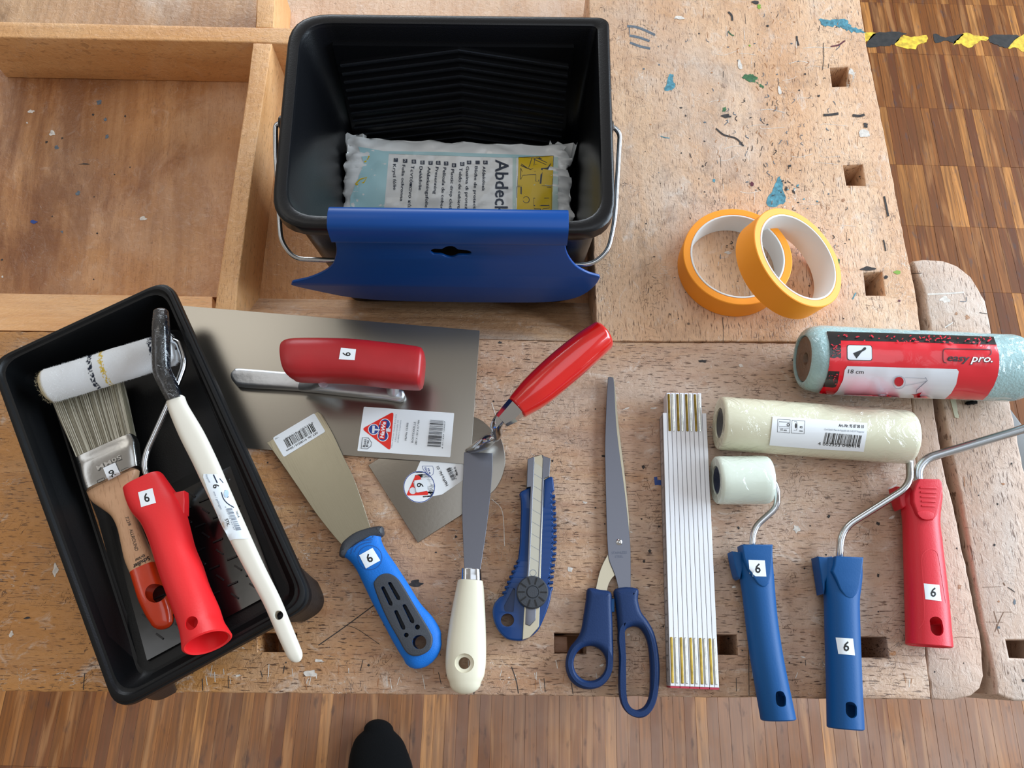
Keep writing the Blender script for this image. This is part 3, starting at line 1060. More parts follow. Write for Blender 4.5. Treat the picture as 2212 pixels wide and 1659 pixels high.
marks(tail, 'I', [
    ('l', [(218, 130), (262, 135), (310, 152), (357, 175)], 12, GRAPH), ('l', [(230, 178), (275, 186), (330, 205)], 12, GRAPH), ('l', [(232, 212), (280, 230), (333, 242)], 12, GRAPH),
    ('l', [(228, 130), (232, 178)], 4, GRAPH),
    ('p', [(1183, 100), (1290, 96), (1330, 125), (1395, 150), (1390, 168), (1330, 158), (1280, 135), (1205, 130)], TEALP),
    ('p', [(428, 372), (448, 372), (445, 400), (458, 425), (440, 448), (404, 448), (415, 415)], TEALP),
    ('p', [(790, 385), (830, 370), (865, 385), (860, 408), (893, 425), (890, 438), (860, 410), (820, 405)], GREENP),
    ('b', 702, 545, 13, GREENP), ('b', 1562, 1356, 14, GREENL, 1.2, .7), ('b', 874, 33, 12, GREENL), ('b', 829, 228, 6, GREENL),
    ('p', [(978, 880), (1000, 960), (1000, 1010), (930, 1030), (915, 1000), (950, 930)], TEALP),
    ('l', [(1232, 232), (1270, 225), (1303, 203)], 7, MAROON), ('l', [(1062, 180), (1064, 200), (1072, 228)], 9, DIRT),
    ('l', [(722, 60), (738, 78), (742, 104)], 10, DIRT), ('l', [(720, 155), (735, 172), (750, 178)], 6, GREENP),
    ('l', [(1195, 574), (1230, 572), (1270, 566)], 12, DIRT), ('l', [(1340, 575), (1375, 578), (1400, 572)], 12, DIRT),
    ('l', [(660, 640), (700, 672), (760, 690), (798, 728)], 8, DIRT), ('b', 712, 578, 22, DIRT, 1.2, .45), ('l', [(1195, 215), (1197, 290), (1190, 350)], 3, DIRT),
    ('b', 1405, 625, 13, DIRT), ('l', [(1497, 978), (1506, 1020), (1518, 1078)], 10, DIRT), ('l', [(1494, 1195), (1500, 1222), (1505, 1250)], 7, DIRT),
    ('b', 1420, 1340, 26, DIRT, 1.7, .5), ('b', 1507, 1382, 10, DIRT), ('b', 1105, 370, 6, DIRT), ('b', 1172, 478, 6, DIRT), ('b', 918, 130, 7, DIRT), ('b', 855, 14, 16, DIRT, 1.1, .7),
    ('p', [(968, 430), (982, 440), (985, 465), (972, 468)], WHITEM), ('p', [(775, 295), (792, 340), (770, 338)], WHITEM), ('b', 700, 427, 12, W_CAP), ('b', 840, 918, 12, MAROON), ('b', 1027, 827, 8, DIRT),
    ('p', [(1325, 345), (1345, 360), (1345, 395), (1320, 430), (1310, 432)], WHITEM), ('b', 1400, 665, 30, WHITEM, 1, .7), ('b', 1272, 1302, 9, GREENP, .7, 1.5), ('l', [(1340, 1490), (1350, 1470), (1356, 1458)], 6, TEALP),
    ('b', 650, 900, 9, TEALP), ('l', [(385, 678), (405, 685), (430, 688)], 4, TEALP), ('b', 1573, 1498, 8, MAROON), ('l', [(325, 1435), (322, 1460)], 3, DIRT), ('b', 595, 828, 5, DIRT), ('b', 510, 577, 5, DIRT), ('l', [(695, 1580), (694, 1600), (698, 1640)], 3, DIRT),
    ('b', 1010, 940, 14, DIRT, .5, 1), ('b', 1160, 1180, 6, DIRT), ('b', 480, 90, 14, WHITEM, 2, .7), ('b', 718, 1258, 14, WHITEM, 1.2, .6), ('b', 1295, 998, 9, W_SIDE), ('l', [(430, 1560), (433, 1570)], 4, DIRT),
])
marks(front, '_', [
    ('l', [(688, 1394), (742, 1356), (807, 1308)], 2.2, DIRT), ('l', [(740, 1350), (770, 1358), (820, 1392)], 1.2, DIRT), ('b', 796, 1437, 3.5, DIRT), ('b', 898, 1260, 11, DIRT, 1.4, .7),
    ('l', [(1004, 1480), (1008, 1500)], 3.5, DIRT), ('l', [(1026, 1483), (1023, 1501)], 3, DIRT), ('l', [(437, 1466), (438, 1495)], 2, DIRT), ('l', [(1617, 1370), (1618, 1503)], 1.3, DIRT),
    ('l', [(1416, 1030), (1418, 1048)], 7, BLUEM), ('b', 1427, 1042, 7, BLUEM), ('l', [(1300, 985), (1318, 987)], 4, DIRT), ('b', 1390, 1009, 4, DIRT), ('b', 1232, 1230, 7, WHITEM), ('b', 690, 1427, 6, WHITEM, 1.8, .7), ('b', 672, 1455, 9, WHITEM, 1.6, .8),
    ('b', 1721, 1142, 9, WHITEM), ('b', 985, 1160, 3, DIRT), ('b', 1790, 1116, 4, DIRT), ('b', 1896, 1131, 4.5, DIRT), ('b', 1897, 1243, 4, DIRT, .6, 1.2), ('b', 1595, 1140, 3, DIRT), ('b', 1927, 1410, 6, W_SIDE, 1.4, 1),
    ('l', [(1105, 1440), (1115, 1470), (1120, 1498)], 2, DIRT), ('l', [(1175, 1465), (1178, 1495)], 1.6, DIRT), ('l', [(1234, 1475), (1238, 1500)], 1.6, DIRT), ('l', [(1062, 870), (1073, 905), (1078, 930)], 1.6, WHITEM), ('l', [(1062, 1078), (1085, 1105), (1090, 1180)], 1.5, WHITEM),
    ('l', [(1280, 1290), (1320, 1290)], 1, DIRT), ('b', 1404, 1190, 4, DIRT), ('b', 1391, 1213, 3, DIRT), ('b', 1080, 740, 4, DIRT, 1.3, .8), ('l', [(1562, 742), (1563, 705)], 1, DIRT), ('b', 1600, 790, 7, WHITEM, 1, .5),
    ('b', 1518, 780, 8, DIRT, 1.2, .5), ('l', [(60, 900), (75, 940)], 1.2, WHITEM), ('b', 60, 1335, 5, DIRT, 1.8, .6), ('l', [(180, 1490), (183, 1455)], 1.8, DIRT), ('b', 25, 1370, 9, WHITEM, .6, .9), ('b', 120, 1230, 12, WHITEM, .5, 1.3), ('b', 765, 715, 1, DIRT),
])
rs = random.Random(12)
marks(front, '_', [('l', [(x, y), (x + rs.uniform(-6, 6), y + rs.uniform(10, 30))], rs.uniform(1, 1.8), rs.choice([DIRT, WHITEM, WHITEM, W_SIDE])) for x, y in [(rs.uniform(400, 1990), rs.uniform(1425, 1468)) for _ in range(60)]]
      + [('b', rs.uniform(20, 1900), rs.uniform(760, 1480), rs.uniform(1.2, 2.6), DIRT) for _ in range(90)]
      + [('b', rs.uniform(380, 1950), rs.uniform(760, 1480), rs.uniform(2, 6), WHITEM, rs.uniform(.8, 2), rs.uniform(.3, .6), rs.uniform(-.6, .6)) for _ in range(46)])
marks(tail, 'I', [('b', rs.uniform(300, 1380), rs.uniform(10, 1600), rs.uniform(2.5, 6), rs.choice([DIRT, DIRT, GRAPH, W_SIDE]), rs.uniform(.6, 1.6), rs.uniform(.5, 1)) for _ in range(120)]
      + [('l', [(x, y), (x + rs.uniform(-5, 5), y + rs.uniform(15, 60))], rs.uniform(1.5, 3), rs.choice([DIRT, W_SIDE, WHITEM])) for x, y in [(rs.uniform(600, 1380), rs.uniform(10, 1400)) for _ in range(45)]])
marks(tail, 'I', [('l', [(x, y), (x + rs.uniform(10, 60), y + rs.uniform(-14, 10)), (x + rs.uniform(70, 150), y + rs.uniform(-25, 15))], rs.uniform(1.2, 2.6), WHITEM) for x, y in [(rs.uniform(620, 1250), rs.uniform(120, 1400)) for _ in range(26)]]
      + [('l', [(x, y), (x + rs.uniform(-9, 9), y + rs.uniform(4, 12)), (x + rs.uniform(-14, 14), y + rs.uniform(12, 26))], rs.uniform(1.8, 4), rs.choice([DIRT, GRAPH, W_SIDE])) for x, y in [(rs.gauss(900, 180), rs.gauss(700, 330)) for _ in range(150)] if 150 < x < 1370 and 0 < y < 1600]
      + [('b', rs.gauss(1010, 40), rs.gauss(990, 45), rs.uniform(3, 9), rs.choice([TEALP, DIRT, WHITEM, WHITEM]), rs.uniform(.4, 1.6), rs.uniform(.3, .9), rs.uniform(-1, 1)) for _ in range(34)])
marks(jaw, 'Q', [('l', [(758, 985), (780, 1060)], 5, W_DARK), ('l', [(822, 992), (790, 1060), (765, 1122)], 5, W_DARK), ('l', [(690, 1055), (820, 1058)], 3, W_DARK), ('l', [(775, 990), (880, 990)], 2.5, W_DARK), ('l', [(775, 1070), (795, 1135)], 4, W_DARK),
                 ('b', 790, 1092, 12, GRAPH), ('b', 762, 545, 9, DIRT), ('b', 783, 272, 8, DIRT), ('b', 658, 215, 5, DIRT), ('l', [(820, 795), (832, 815)], 9, W_DARK), ('l', [(850, 825), (898, 858)], 5, DIRT), ('b', 790, 920, 8, W_SIDE), ('b', 875, 5, 7, DIRT),
                 ('b', 820, 140, 12, W_SIDE, 1.2, .6), ('l', [(560, 90), (565, 160)], 5, W_SIDE), ('l', [(605, 85), (608, 150)], 4, W_SIDE), ('b', 895, 925, 18, GRAPH, .6, 1.3), ('l', [(570, 430), (612, 432)], 2.5, W_DARK), ('l', [(680, 825), (810, 822)], 2.5, W_DARK), ('b', 952, 1445, 10, DIRT)])
marks(jaw, 'Y', [('l', [(340, 1465), (430, 1462), (535, 1455)], 8, WHITEM), ('b', 440, 1490, 26, WHITEM, 1, .7), ('b', 497, 1562, 8, W_SIDE), ('b', 552, 1578, 12, W_SIDE), ('l', [(275, 1360), (325, 1360)], 2.5, DIRT), ('l', [(612, 1556), (650, 1562)], 3, DIRT), ('l', [(440, 1630), (480, 1605)], 6, WHITEM), ('l', [(515, 1500), (545, 1500), (545, 1480)], 3, GRAPH)])
marks(cap, 'Q', [('b', 512, 568, 7, DIRT), ('b', 532, 822, 13, W_SIDE, .9, 1.2), ('l', [(497, 1160), (540, 1155), (610, 1162)], 3, W_DARK), ('l', [(400, 1300), (460, 1303)], 3, W_DARK), ('b', 440, 515, 6, W_SIDE, .5, 1.3), ('b', 558, 1330, 6, DIRT, .6, 1.2), ('b', 365, 1388, 6, DIRT)])
# stains and specks on the well floor
wb = [o for o in bench.children if o.name.startswith('well_board')]
marks(wb[0], 'J', [('b', 508, 525, 14, GRAPH), ('b', 478, 588, 6, DIRT), ('b', 541, 611, 9, GRAPH), ('b', 641, 595, 6, DIRT), ('b', 548, 699, 12, GRAPH), ('b', 289, 756, 12, GRAPH), ('b', 238, 727, 7, DIRT), ('b', 318, 708, 6, DIRT), ('b', 268, 682, 15, WHITEM),
                   ('b', 160, 571, 14, WHITEM, 1.2, .7), ('b', 400, 990, 13, GRAPH), ('b', 175, 1136, 15, BLUEM, 1.2, .7), ('b', 586, 893, 4, DIRT), ('b', 666, 857, 4, DIRT), ('b', 482, 1008, 4, DIRT), ('b', 317, 1187, 8, GRAPH), ('b', 498, 1195, 5, DIRT), ('b', 730, 1120, 16, WHITEM, 1.3, .7), ('b', 267, 1108, 4, DIRT), ('b', 432, 840, 14, DIRT, 2, .3), ('b', 140, 630, 5, WHITEM), ('b', 480, 1431, 5, DIRT), ('b', 13, 1417, 6, WHITEM), ('b', 10, 1330, 6, DIRT)])
# ------------------------------------------------------------------ hazard tape on the floor
haz = thing('hazard_tape', 'worn yellow and black hazard tape stuck across the parquet floor', 'tape', P('Y', 500, 200, -HB))
rs = random.Random(5)
for (nm, m, pts) in (('yellow_stripe', YELD, [(20, 163), (95, 165), (52, 208), (20, 210)]), ('black_stripe', BLKD, [(99, 163), (160, 160), (250, 166), (222, 180), (188, 222), (140, 228), (62, 234), (54, 210)]),
                     ('yellow_stripe', YELD, [(226, 180), (270, 184), (345, 178), (350, 208), (310, 220), (290, 245), (240, 238), (190, 220)]), ('black_stripe', BLKD, [(385, 172), (400, 168), (440, 185), (530, 168), (512, 190), (486, 218), (450, 205), (395, 212)]),
                     ('yellow_stripe', YELD, [(534, 168), (600, 178), (655, 186), (650, 202), (610, 205), (560, 240), (520, 218), (482, 220)]), ('black_stripe', BLKD, [(668, 178), (740, 174), (810, 178), (780, 205), (752, 236), (700, 226), (658, 204)]),
                     ('yellow_stripe', YELD, [(814, 178), (880, 184), (870, 225), (835, 262), (790, 235), (756, 240)]), ('black_stripe', BLKD, [(885, 184), (960, 188), (920, 235), (850, 262)])):
    q = [(v.x, v.y) for v in cr(pts, 4)]
    q = [(x + rs.uniform(-3.5, 3.5), y + rs.uniform(-3.5, 3.5)) for x, y in q]
    plate(nm, [Vector((v.x, v.y)) for v in cp('Y', q, -HB)], -HB + .0001, -HB + .0007, m, haz, 0)
# ------------------------------------------------------------------ bucket
def lerp(a, b, t): return a + (b - a) * t


def rquad(q, radii, z, seg=7):
    """rounded quad ring, q = 4 xy, radii per corner"""
    V = [Vector((p[0], p[1])) for p in q]
    out = []
    for i in range(4):
        a = V[i - 1] - V[i]; b = V[(i + 1) % 4] - V[i]
        p = V[i] + a.normalized() * radii[i]; r = V[i] + b.normalized() * radii[i]
        for j in range(seg + 1):
            t = j / seg
            w = p * (1 - t) ** 2 + V[i] * 2 * t * (1 - t) + r * t * t
            out.append(Vector((w.x, w.y, HB + z)))
    return out


def inset(q, d):
    V = [Vector((p[0], p[1])) for p in q]
    if not ccw(V): return [v for v in reversed(inset(list(reversed(V)), d))]
    return offs(V, d)


def loftrings(name, rings, m, parent, cap0=True, cap1=True, ang=40):
    n = len(rings[0])
    V = [v for r in rings for v in r]
    Fc = []
    for i in range(len(rings) - 1):
        for j in range(n):
            k = (j + 1) % n
            Fc.append((i * n + j, i * n + k, (i + 1) * n + k, (i + 1) * n + j))
    if cap0: Fc.append(tuple(range(n)))
    if cap1: Fc.append(tuple(range((len(rings) - 1) * n, len(rings) * n)))
    return mk(name, V, Fc, m, parent, ang)


HR = .116
rim = [P('_', 626, 27, HR), P('_', 1316, 35, HR), P('_', 1332, 503, HR), P('_', 582, 488, HR)]
rimq = [(v.x, v.y) for v in rim]
bl = P('_', 748, 655, -.06); br = P('_', 1240, 655, -.06)
yb = rim[1].y - .040
baseq = [(bl.x, yb), (br.x, yb), (br.x, br.y), (bl.x, bl.y)]
RAD = [.034, .010, .032, .032]


def mixq(a, b, t): return [(lerp(p[0], q[0], t), lerp(p[1], q[1], t)) for p, q in zip(a, b)]


bucket = thing('paint_bucket', 'large black plastic paint bucket with wire handle standing in the tool well', 'bucket', ((bl.x + br.x) / 2, (bl.y + yb) / 2, HB - .06))
wallq = inset(rimq, .0085)
r2 = [max(.006, r - .006) for r in RAD]
rb = [.02] * 4
rings = [rquad(inset(baseq, .004), rb, -.0598), rquad(baseq, rb, -.057)]
rings += [rquad(mixq(baseq, wallq, t), [lerp(a, b, t) for a, b in zip(rb, r2)], lerp(-.057, HR - .014, t)) for t in (.33, .66, 1)]
rings += [rquad(inset(rimq, .0015), RAD, HR - .014), rquad(rimq, RAD, HR - .012), rquad(rimq, RAD, HR - .002), rquad(inset(rimq, .0012), RAD, HR - .0004), rquad(inset(rimq, .003), RAD, HR),
          rquad(inset(rimq, .009), r2, HR), rquad(inset(rimq, .0102), r2, HR - .0008), rquad(inset(rimq, .0108), r2, HR - .003)]
inq = inset(rimq, .0112)
bin_ = inset(baseq, .002)
rings += [rquad(mixq(inq, bin_, t), [lerp(a, b, t) for a, b in zip(r2, rb)], lerp(HR - .004, -.055, t)) for t in (0, .3, .6, .95, 1)]
loftrings('bucket_shell', rings, BLACK, bucket)
RIDGE = mat('black_ridge_plastic', '#2a2d33', .25, spec=.8)
# scoring ramp on the back wall
tl, tr = P('_', 718, 98, .098), P('_', 1240, 103, .098)
bl2, br2 = P('_', 776, 345, -.030), P('_', 1214, 349, -.030)
ybk = min(tl.y, tr.y)
V = [tl, tr, br2, bl2] + [v + Vector((0, .010, -.001)) for v in (tl, tr, br2, bl2)]
mk('scraper_ramp', V, [(0, 1, 2, 3), (4, 5, 6, 7), (0, 1, 5, 4), (1, 2, 6, 5), (2, 3, 7, 6), (3, 0, 4, 7)], BLACK, bucket, 30)
for i in range(13):
    t = .02 + i * .067
    def on(u, t): return (tl.lerp(tr, u)).lerp(bl2.lerp(br2, u), t)
    a, b_, c_ = on(.015, min(t + .125, .995)), on(.52, t), on(.985, min(t + .125, .995))
    n = Vector((0, -.0024, .0012)); w = Vector((0, -.0004, -.0040))
    V = []
    for q in (a, b_, c_):
        V += [q, q + n, q + w]
    mk('scoring_ridge', V, [(0, 1, 4, 3), (1, 2, 5, 4), (3, 4, 7, 6), (4, 5, 8, 7), (0, 2, 1), (6, 7, 8)], RIDGE, bucket, 0)
tube('wire_handle', [P('C', 150, 732, .094), P('C', 97, 742, .092), P('C', 98, 900, .084), P('C', 122, 1330, .060), P('C', 130, 1440, .055), P('C', 205, 1545, .050), P('C', 450, 1556, .049), P('C', 1200, 1572, .049), P('C', 1990, 1580, .049), P('C', 2085, 1500, .053), P('C', 2125, 1320, .062), P('C', 2155, 800, .090), P('C', 2120, 758, .092), P('C', 2080, 762, .094)],
     .0021, ZINC, bucket, bend=.016)
for (x, y) in ((150, 735), (2085, 762)):
    q = P('C', x, y, .094)
    lathe('handle_boss', q + Vector((-.004, 0, 0)), q + Vector((.006, 0, 0)), [(0, .005), (.001, .006), (.007, .006), (.008, .005)], BLACKR, bucket, 16)

# ------------------------------------------------------------------ blue clip-on scraper
YP = P('_', 970, 486, HR).y - .004
scr = thing('roller_scraper', 'blue plastic clip-on roller scraper hooked over the front rim of the black bucket', 'scraper', P('_', 970, 560, .05))
def ypl(c, pts, Y): return [PY(c, p[0], p[1], Y) for p in pts]
out2 = cr([(432, 268), (452, 300), (460, 350), (445, 410), (420, 440), (370, 470), (290, 500), (205, 518), (196, 528), (205, 540), (350, 572), (520, 605), (700, 624), (900, 632), (1200, 638), (1500, 640), (1700, 638),
           (1850, 622), (1940, 590), (2000, 545), (2030, 505), (2032, 490), (2015, 484), (1960, 468), (1890, 430), (1845, 375), (1828, 320), (1836, 286)], 3, False)
hole = cr([(1022, 349), (1045, 336), (1090, 338), (1115, 326), (1140, 323), (1165, 326), (1185, 340), (1240, 345), (1264, 354), (1262, 366), (1240, 371), (1190, 371), (1165, 381), (1140, 384), (1112, 378), (1085, 368), (1040, 366)], 2)
o3 = ypl('K', [(v.x, v.y) for v in out2], YP); h3 = ypl('K', [(v.x, v.y) for v in hole], YP)
zc = HB
Ytop = YP
def wz(v):
    # plate() works in xy; here xy = (x, z) of the hanging sheet, z = thickness; slight bow
    z = v.y; t = v.z - HB
    return Vector((v.x, YP - t + .004 * ((z - HB) / .1) ** 2, z))
plate('scraper_sheet', [Vector((v.x, v.z)) for v in o3], -.0013, .0013, BLUE, scr, .0008, [[Vector((v.x, v.z)) for v in h3]], warp=wz, ang=40)
# roll over the rim
sec = [(YP - .0016, .0005 + o3[0].z - HB), (YP - .0030, .100), (YP - .0025, .110), (YP - .0005, .1175), (YP + .004, .1200), (YP + .010, .1208), (YP + .0155, .1195), (YP + .0185, .1150), (YP + .0190, .100)]
sec = [(v.x, v.y) for v in cr(sec, 4, False)]
xa, xb = P('K', 420, 200, .11).x, P('K', 1843, 200, .11).x
sv = [Vector(s) for s in sec]
inner = []
for i, s in enumerate(sv):
    t = (sv[min(i + 1, len(sv) - 1)] - sv[max(i - 1, 0)]).normalized()
    inner.append(s + Vector((t.y, -t.x)) * .0022)
loop = sv + inner[::-1]
V = []
for x in (xa, xa + .001, xb - .001, xb):
    sh = .0003 if x in (xa, xb) else 0
    V += [Vector((x, p.x, HB + p.y - sh)) for p in loop]
n = len(loop)
Fc = [(k * n + i, k * n + (i + 1) % n, (k + 1) * n + (i + 1) % n, (k + 1) * n + i) for k in range(3) for i in range(n)]
Fc += [tuple(range(n)), tuple(range(3 * n, 4 * n))]
mk('clip', V, Fc, BLUE, scr, 50)

# ------------------------------------------------------------------ drop cloth package
pk_o = (P('W', 1000, 600, -.035))
pack = thing('drop_cloth_package', 'shiny white plastic package of folded drop cloth lying inside the black bucket', 'package', pk_o)
NX, NY = 72, 44
cc = [P('W', 60, 78, .004), P('W', 1985, 150, .004), P('W', 2050, 1000, -.030), P('W', -40, 980, -.030)]
V, Fc = [], []
def pnt(u, v, side):
    a = cc[0].lerp(cc[1], u).lerp(cc[3].lerp(cc[2], u), v)
    e = min(u, 1 - u) * 14; f = min(v, 1 - v) * 7
    k = (1 - math.exp(-e)) * (1 - math.exp(-f))
    nz = mnoise.noise(Vector((u * 9, v * 5, 2))) * .0022 + mnoise.noise(Vector((u * 26 + v * 9, v * 12, 5))) * .0012
    endw = max(0, 1 - min(u, 1 - u) * 9)
    fold = abs(mnoise.noise(Vector((u * 8, v * 15, 9)))) * .012 * endw
    q = a + Vector((0, 0, side * (.011 * k) + (nz * 1.2 + fold if side > 0 else 0)))
    if u < .001 or u > .999:
        q += Vector((mnoise.noise(Vector((v * 9, u * 4, 1))) * .006, 0, .002 * mnoise.noise(Vector((v * 20, 0, 3)))))
    if v < .001: q += Vector((0, mnoise.noise(Vector((u * 12, 0, 4))) * .0022, 0))
    return q
for side in (1, -1):
    for j in range(NY + 1):
        for i in range(NX + 1):
            V.append(pnt(i / NX, j / NY, side))
W1 = (NX + 1) * (NY + 1)
for s_ in (0, 1):
    for j in range(NY):
        for i in range(NX):
            a = s_ * W1 + j * (NX + 1) + i
            Fc.append((a, a + 1, a + NX + 2, a + NX + 1))
edge = [(i, 0) for i in range(NX)] + [(NX, j) for j in range(NY)] + [(NX - i, NY) for i in range(NX)] + [(0, NY - j) for j in range(NY)]
ids = [j * (NX + 1) + i for i, j in edge]
for k in range(len(ids)):
    a, b_ = ids[k], ids[(k + 1) % len(ids)]
    Fc.append((a, b_, b_ + W1, a + W1))
bag = mk('bag', V, Fc, FILM, pack, 70)
for (ex, ey) in ((95, 110), (1950, 190)):
    q = P('W', ex, ey, .0)
    vs = []
    for i in range(9):
        a = i / 8 * math.pi
        vs += [q + Vector((math.cos(a) * .010, -.004 + .002 * math.sin(i * 2.3), -.012)), q + Vector((math.cos(a) * .014, .006 + .004 * math.sin(i * 3.1), .004 + .003 * math.cos(i * 2.7)))]
    mk('bag_corner', vs, [(2 * i, 2 * i + 2, 2 * i + 3, 2 * i + 1) for i in range(8)], FILM, pack, 70)
k = Ink(bag, 'W', pack, 'printed_panel', eps=.0003, cell=45, step=.00012)
k.poly([(140, 150), (360, 190), (900, 200), (1860, 235), (1870, 250), (1500, 250), (410, 215), (365, 740), (355, 780), (65, 780), (70, 600), (150, 400), (190, 300)], CYAN)
k.poly([(1535, 235), (1505, 235), (1505, 770), (1535, 770)], CYAN2)
k.poly([(1868, 240), (1905, 240), (1905, 770), (1850, 770)], CYAN2)
k.poly([(1557, 248), (1866, 232), (1850, 765), (1540, 765)], YEL)
k.cell = None
for a in ([(1580, 305), (1640, 345), (1655, 320), (1675, 250), (1700, 255), (1690, 340), (1665, 355), (1575, 318)], [(1690, 262), (1800, 312), (1810, 295), (1720, 252)], [(1575, 340), (1590, 375), (1708, 370), (1708, 308), (1735, 308), (1735, 460), (1710, 460), (1710, 398), (1595, 405), (1575, 443)],
          [(1690, 607), (1825, 607), (1825, 670), (1690, 670)], [(1690, 675), (1830, 672), (1828, 695), (1770, 700), (1770, 760), (1750, 760), (1750, 702), (1695, 700)]):
    k.line(a, 5, INKN, True)
k.line([(1735, 252), (1838, 305), (1815, 345), (1765, 345), (1750, 480)], 14, INKN)
k.line([(1580, 505), (1578, 765)], 10, INKN)
k.line([(1557, 248), (1866, 232), (1852, 500), (1545, 492), (1557, 248)], 4, INKN)
k.line([(1545, 492), (1600, 490), (1640, 502), (1700, 490), (1760, 485), (1852, 500)], 7, CYAN2)
k.line([(1542, 505), (1848, 510), (1846, 765)], 4, INKN); k.line([(1542, 505), (1540, 765)], 4, INKN)
k.line([(v[0], v[1]) for v in circ(1625, 622, 28)], 5, INKN, True)
k.line([(1560, 740), (1640, 748), (1750, 738), (1850, 735)], 7, CYAN2)
k.text('Abdeckfolie', 1355, 266, 1345, 1010, 112, INKN, bold=.012)
lst = [('Krycí fólie', 445, 305, 448, 535), ('Folia ochronna', 528, 312, 508, 632), ('Τεντόπανο κάλυψης', 605, 318, 562, 860), ('Dekkfolie', 680, 325, 672, 535), ('Afdækningsfolie', 752, 330, 726, 690), ('Presenning', 822, 330, 802, 570), ('Película de cobertura', 890, 335, 856, 790), ('Plastic drop cloth', 960, 350, 940, 715),
       ('Toldo de cubierta', 1032, 338, 1014, 715), ('Guaina di protezione', 1092, 325, 1078, 800), ('Bâche de protection', 1168, 325, 1150, 760), ('Afdekdoek', 1238, 325, 1232, 545)]
for i, (s, x0, y0, x1, y1) in enumerate(lst):
    k.text(s, x0 + 2, y0, x1 + 2, y1, 26, INKN, bold=.01)
    k.poly([(x0 + 8, y0 - 50), (x0 + 46, y0 - 50), (x0 + 46, y0 - 18), (x0 + 8, y0 - 18)], INKN)
for i, (s, x0, y0, x1, y1) in enumerate(lst):
    k.text(['CZ', 'PL', 'GR', 'NO', 'DK', 'SE', 'PT', 'GB', 'ES', 'IT', 'FR', 'NL'][i], x0 + 18, y0 - 46, x0 + 18, y0 - 22, 16, WHTP, bold=.01)
k.line([(165, 180), (235, 240), (215, 275), (195, 290)], 14, YEL); k.line([(118, 480), (160, 440), (215, 425), (190, 470), (120, 490)], 10, YEL, True)
k.flush(pname='print')

# ------------------------------------------------------------------ paint tray
HT = .055
tq = [P('_', -30, 778, HT), P('_', 361, 597, HT), P('_', 681, 1303, HT), P('_', 245, 1542, HT)]
tqq = [(v.x, v.y) for v in tq]
tc_ = sum(tq, Vector()) / 4
tray = thing('paint_tray', 'black plastic paint tray with ribbed ramp holding brushes and a small roller', 'tray', (tc_.x, tc_.y, HB))
tin = inset(tqq, .0055)
fl_in = inset(tqq, .0165)
trad = [.016] * 4
tr2 = [.012] * 4
a0, a1, b1, b0 = [Vector(p) for p in tqq]      # top-left, top-right, bottom-right, bottom-left


def tpar(p):
    v = Vector((p[0], p[1])); mid0 = (a0 + a1) / 2; mid1 = (b0 + b1) / 2
    return (v - mid0).dot(mid1 - mid0) / (mid1 - mid0).length_squared


def fz(t):
    return .0055 if t < .52 else .0055 + (t - .52) / .48 * .034


def zr(q, radii, zf):
    r = rquad(q, radii, 0)
    return [Vector((v.x, v.y, HB + zf(tpar(v)))) for v in r]


def outz(t): return .0030 if t < .5 else .0030 + (t - .5) / .5 * .032
rings = [zr(inset(tqq, .019), tr2, outz), zr(inset(tqq, .017), tr2, lambda t: outz(t) + .001),
         rquad(inset(tqq, .009), tr2, HT - .009), rquad(inset(tqq, .002), trad, HT - .009), rquad(tqq, trad, HT - .0085), rquad(inset(tqq, .0005), trad, HT - .0035), rquad(inset(tqq, .0016), trad, HT - .003), rquad(inset(tqq, .0022), trad, HT - .0006), rquad(inset(tqq, .0032), trad, HT),
         rquad(inset(tqq, .0050), trad, HT), rquad(inset(tqq, .0058), trad, HT - .0012), rquad(inset(tqq, .0064), trad, HT - .002), rquad(inset(tqq, .0082), trad, HT - .0022), rquad(inset(tqq, .009), tr2, HT - .005),
         zr(inset(tqq, .0155), tr2, lambda t: fz(t) + .0005), zr(inset(tqq, .018), tr2, fz)]
tshell = loftrings('tray_shell', rings, BLACKT, tray, cap0=False, cap1=False)
# basin floor and ramp
fq = inset(tqq, .0165)
A0, A1, B1, B0 = [Vector(p) for p in fq]
def fp(u, t, dz=0.0):
    p = A0.lerp(A1, u).lerp(B0.lerp(B1, u), t)
    return Vector((p.x, p.y, HB + fz(tpar(p)) + dz))
V = [fp(0, 0), fp(1, 0), fp(1, .5), fp(0, .5)]
V += [v - Vector((0, 0, .0018)) for v in V]
BX = [(0, 1, 2, 3), (4, 5, 6, 7), (0, 1, 5, 4), (1, 2, 6, 5), (2, 3, 7, 6), (3, 0, 4, 7)]
mk('basin_floor', V, BX, BLACKT, tray, 0)
V = [fp(0, .49, .0002), fp(1, .49, .0002), fp(1, 1), fp(0, 1)]
V += [v - Vector((0, 0, .0018)) for v in V]
mk('base_sheet', V, BX, BLACKT, tray, 0)
V = [fp(.07, .53, .0022), fp(.93, .53, .0022), fp(.93, .965, .0022), fp(.07, .965, .0022)]
V += [v - Vector((0, 0, .0022)) for v in V]
rampo = mk('ramp', V, BX, mat('glossy_black_ramp', '#08090b', .13, spec=.7, bump=.10, bscale=26), tray, 0)
rm = None
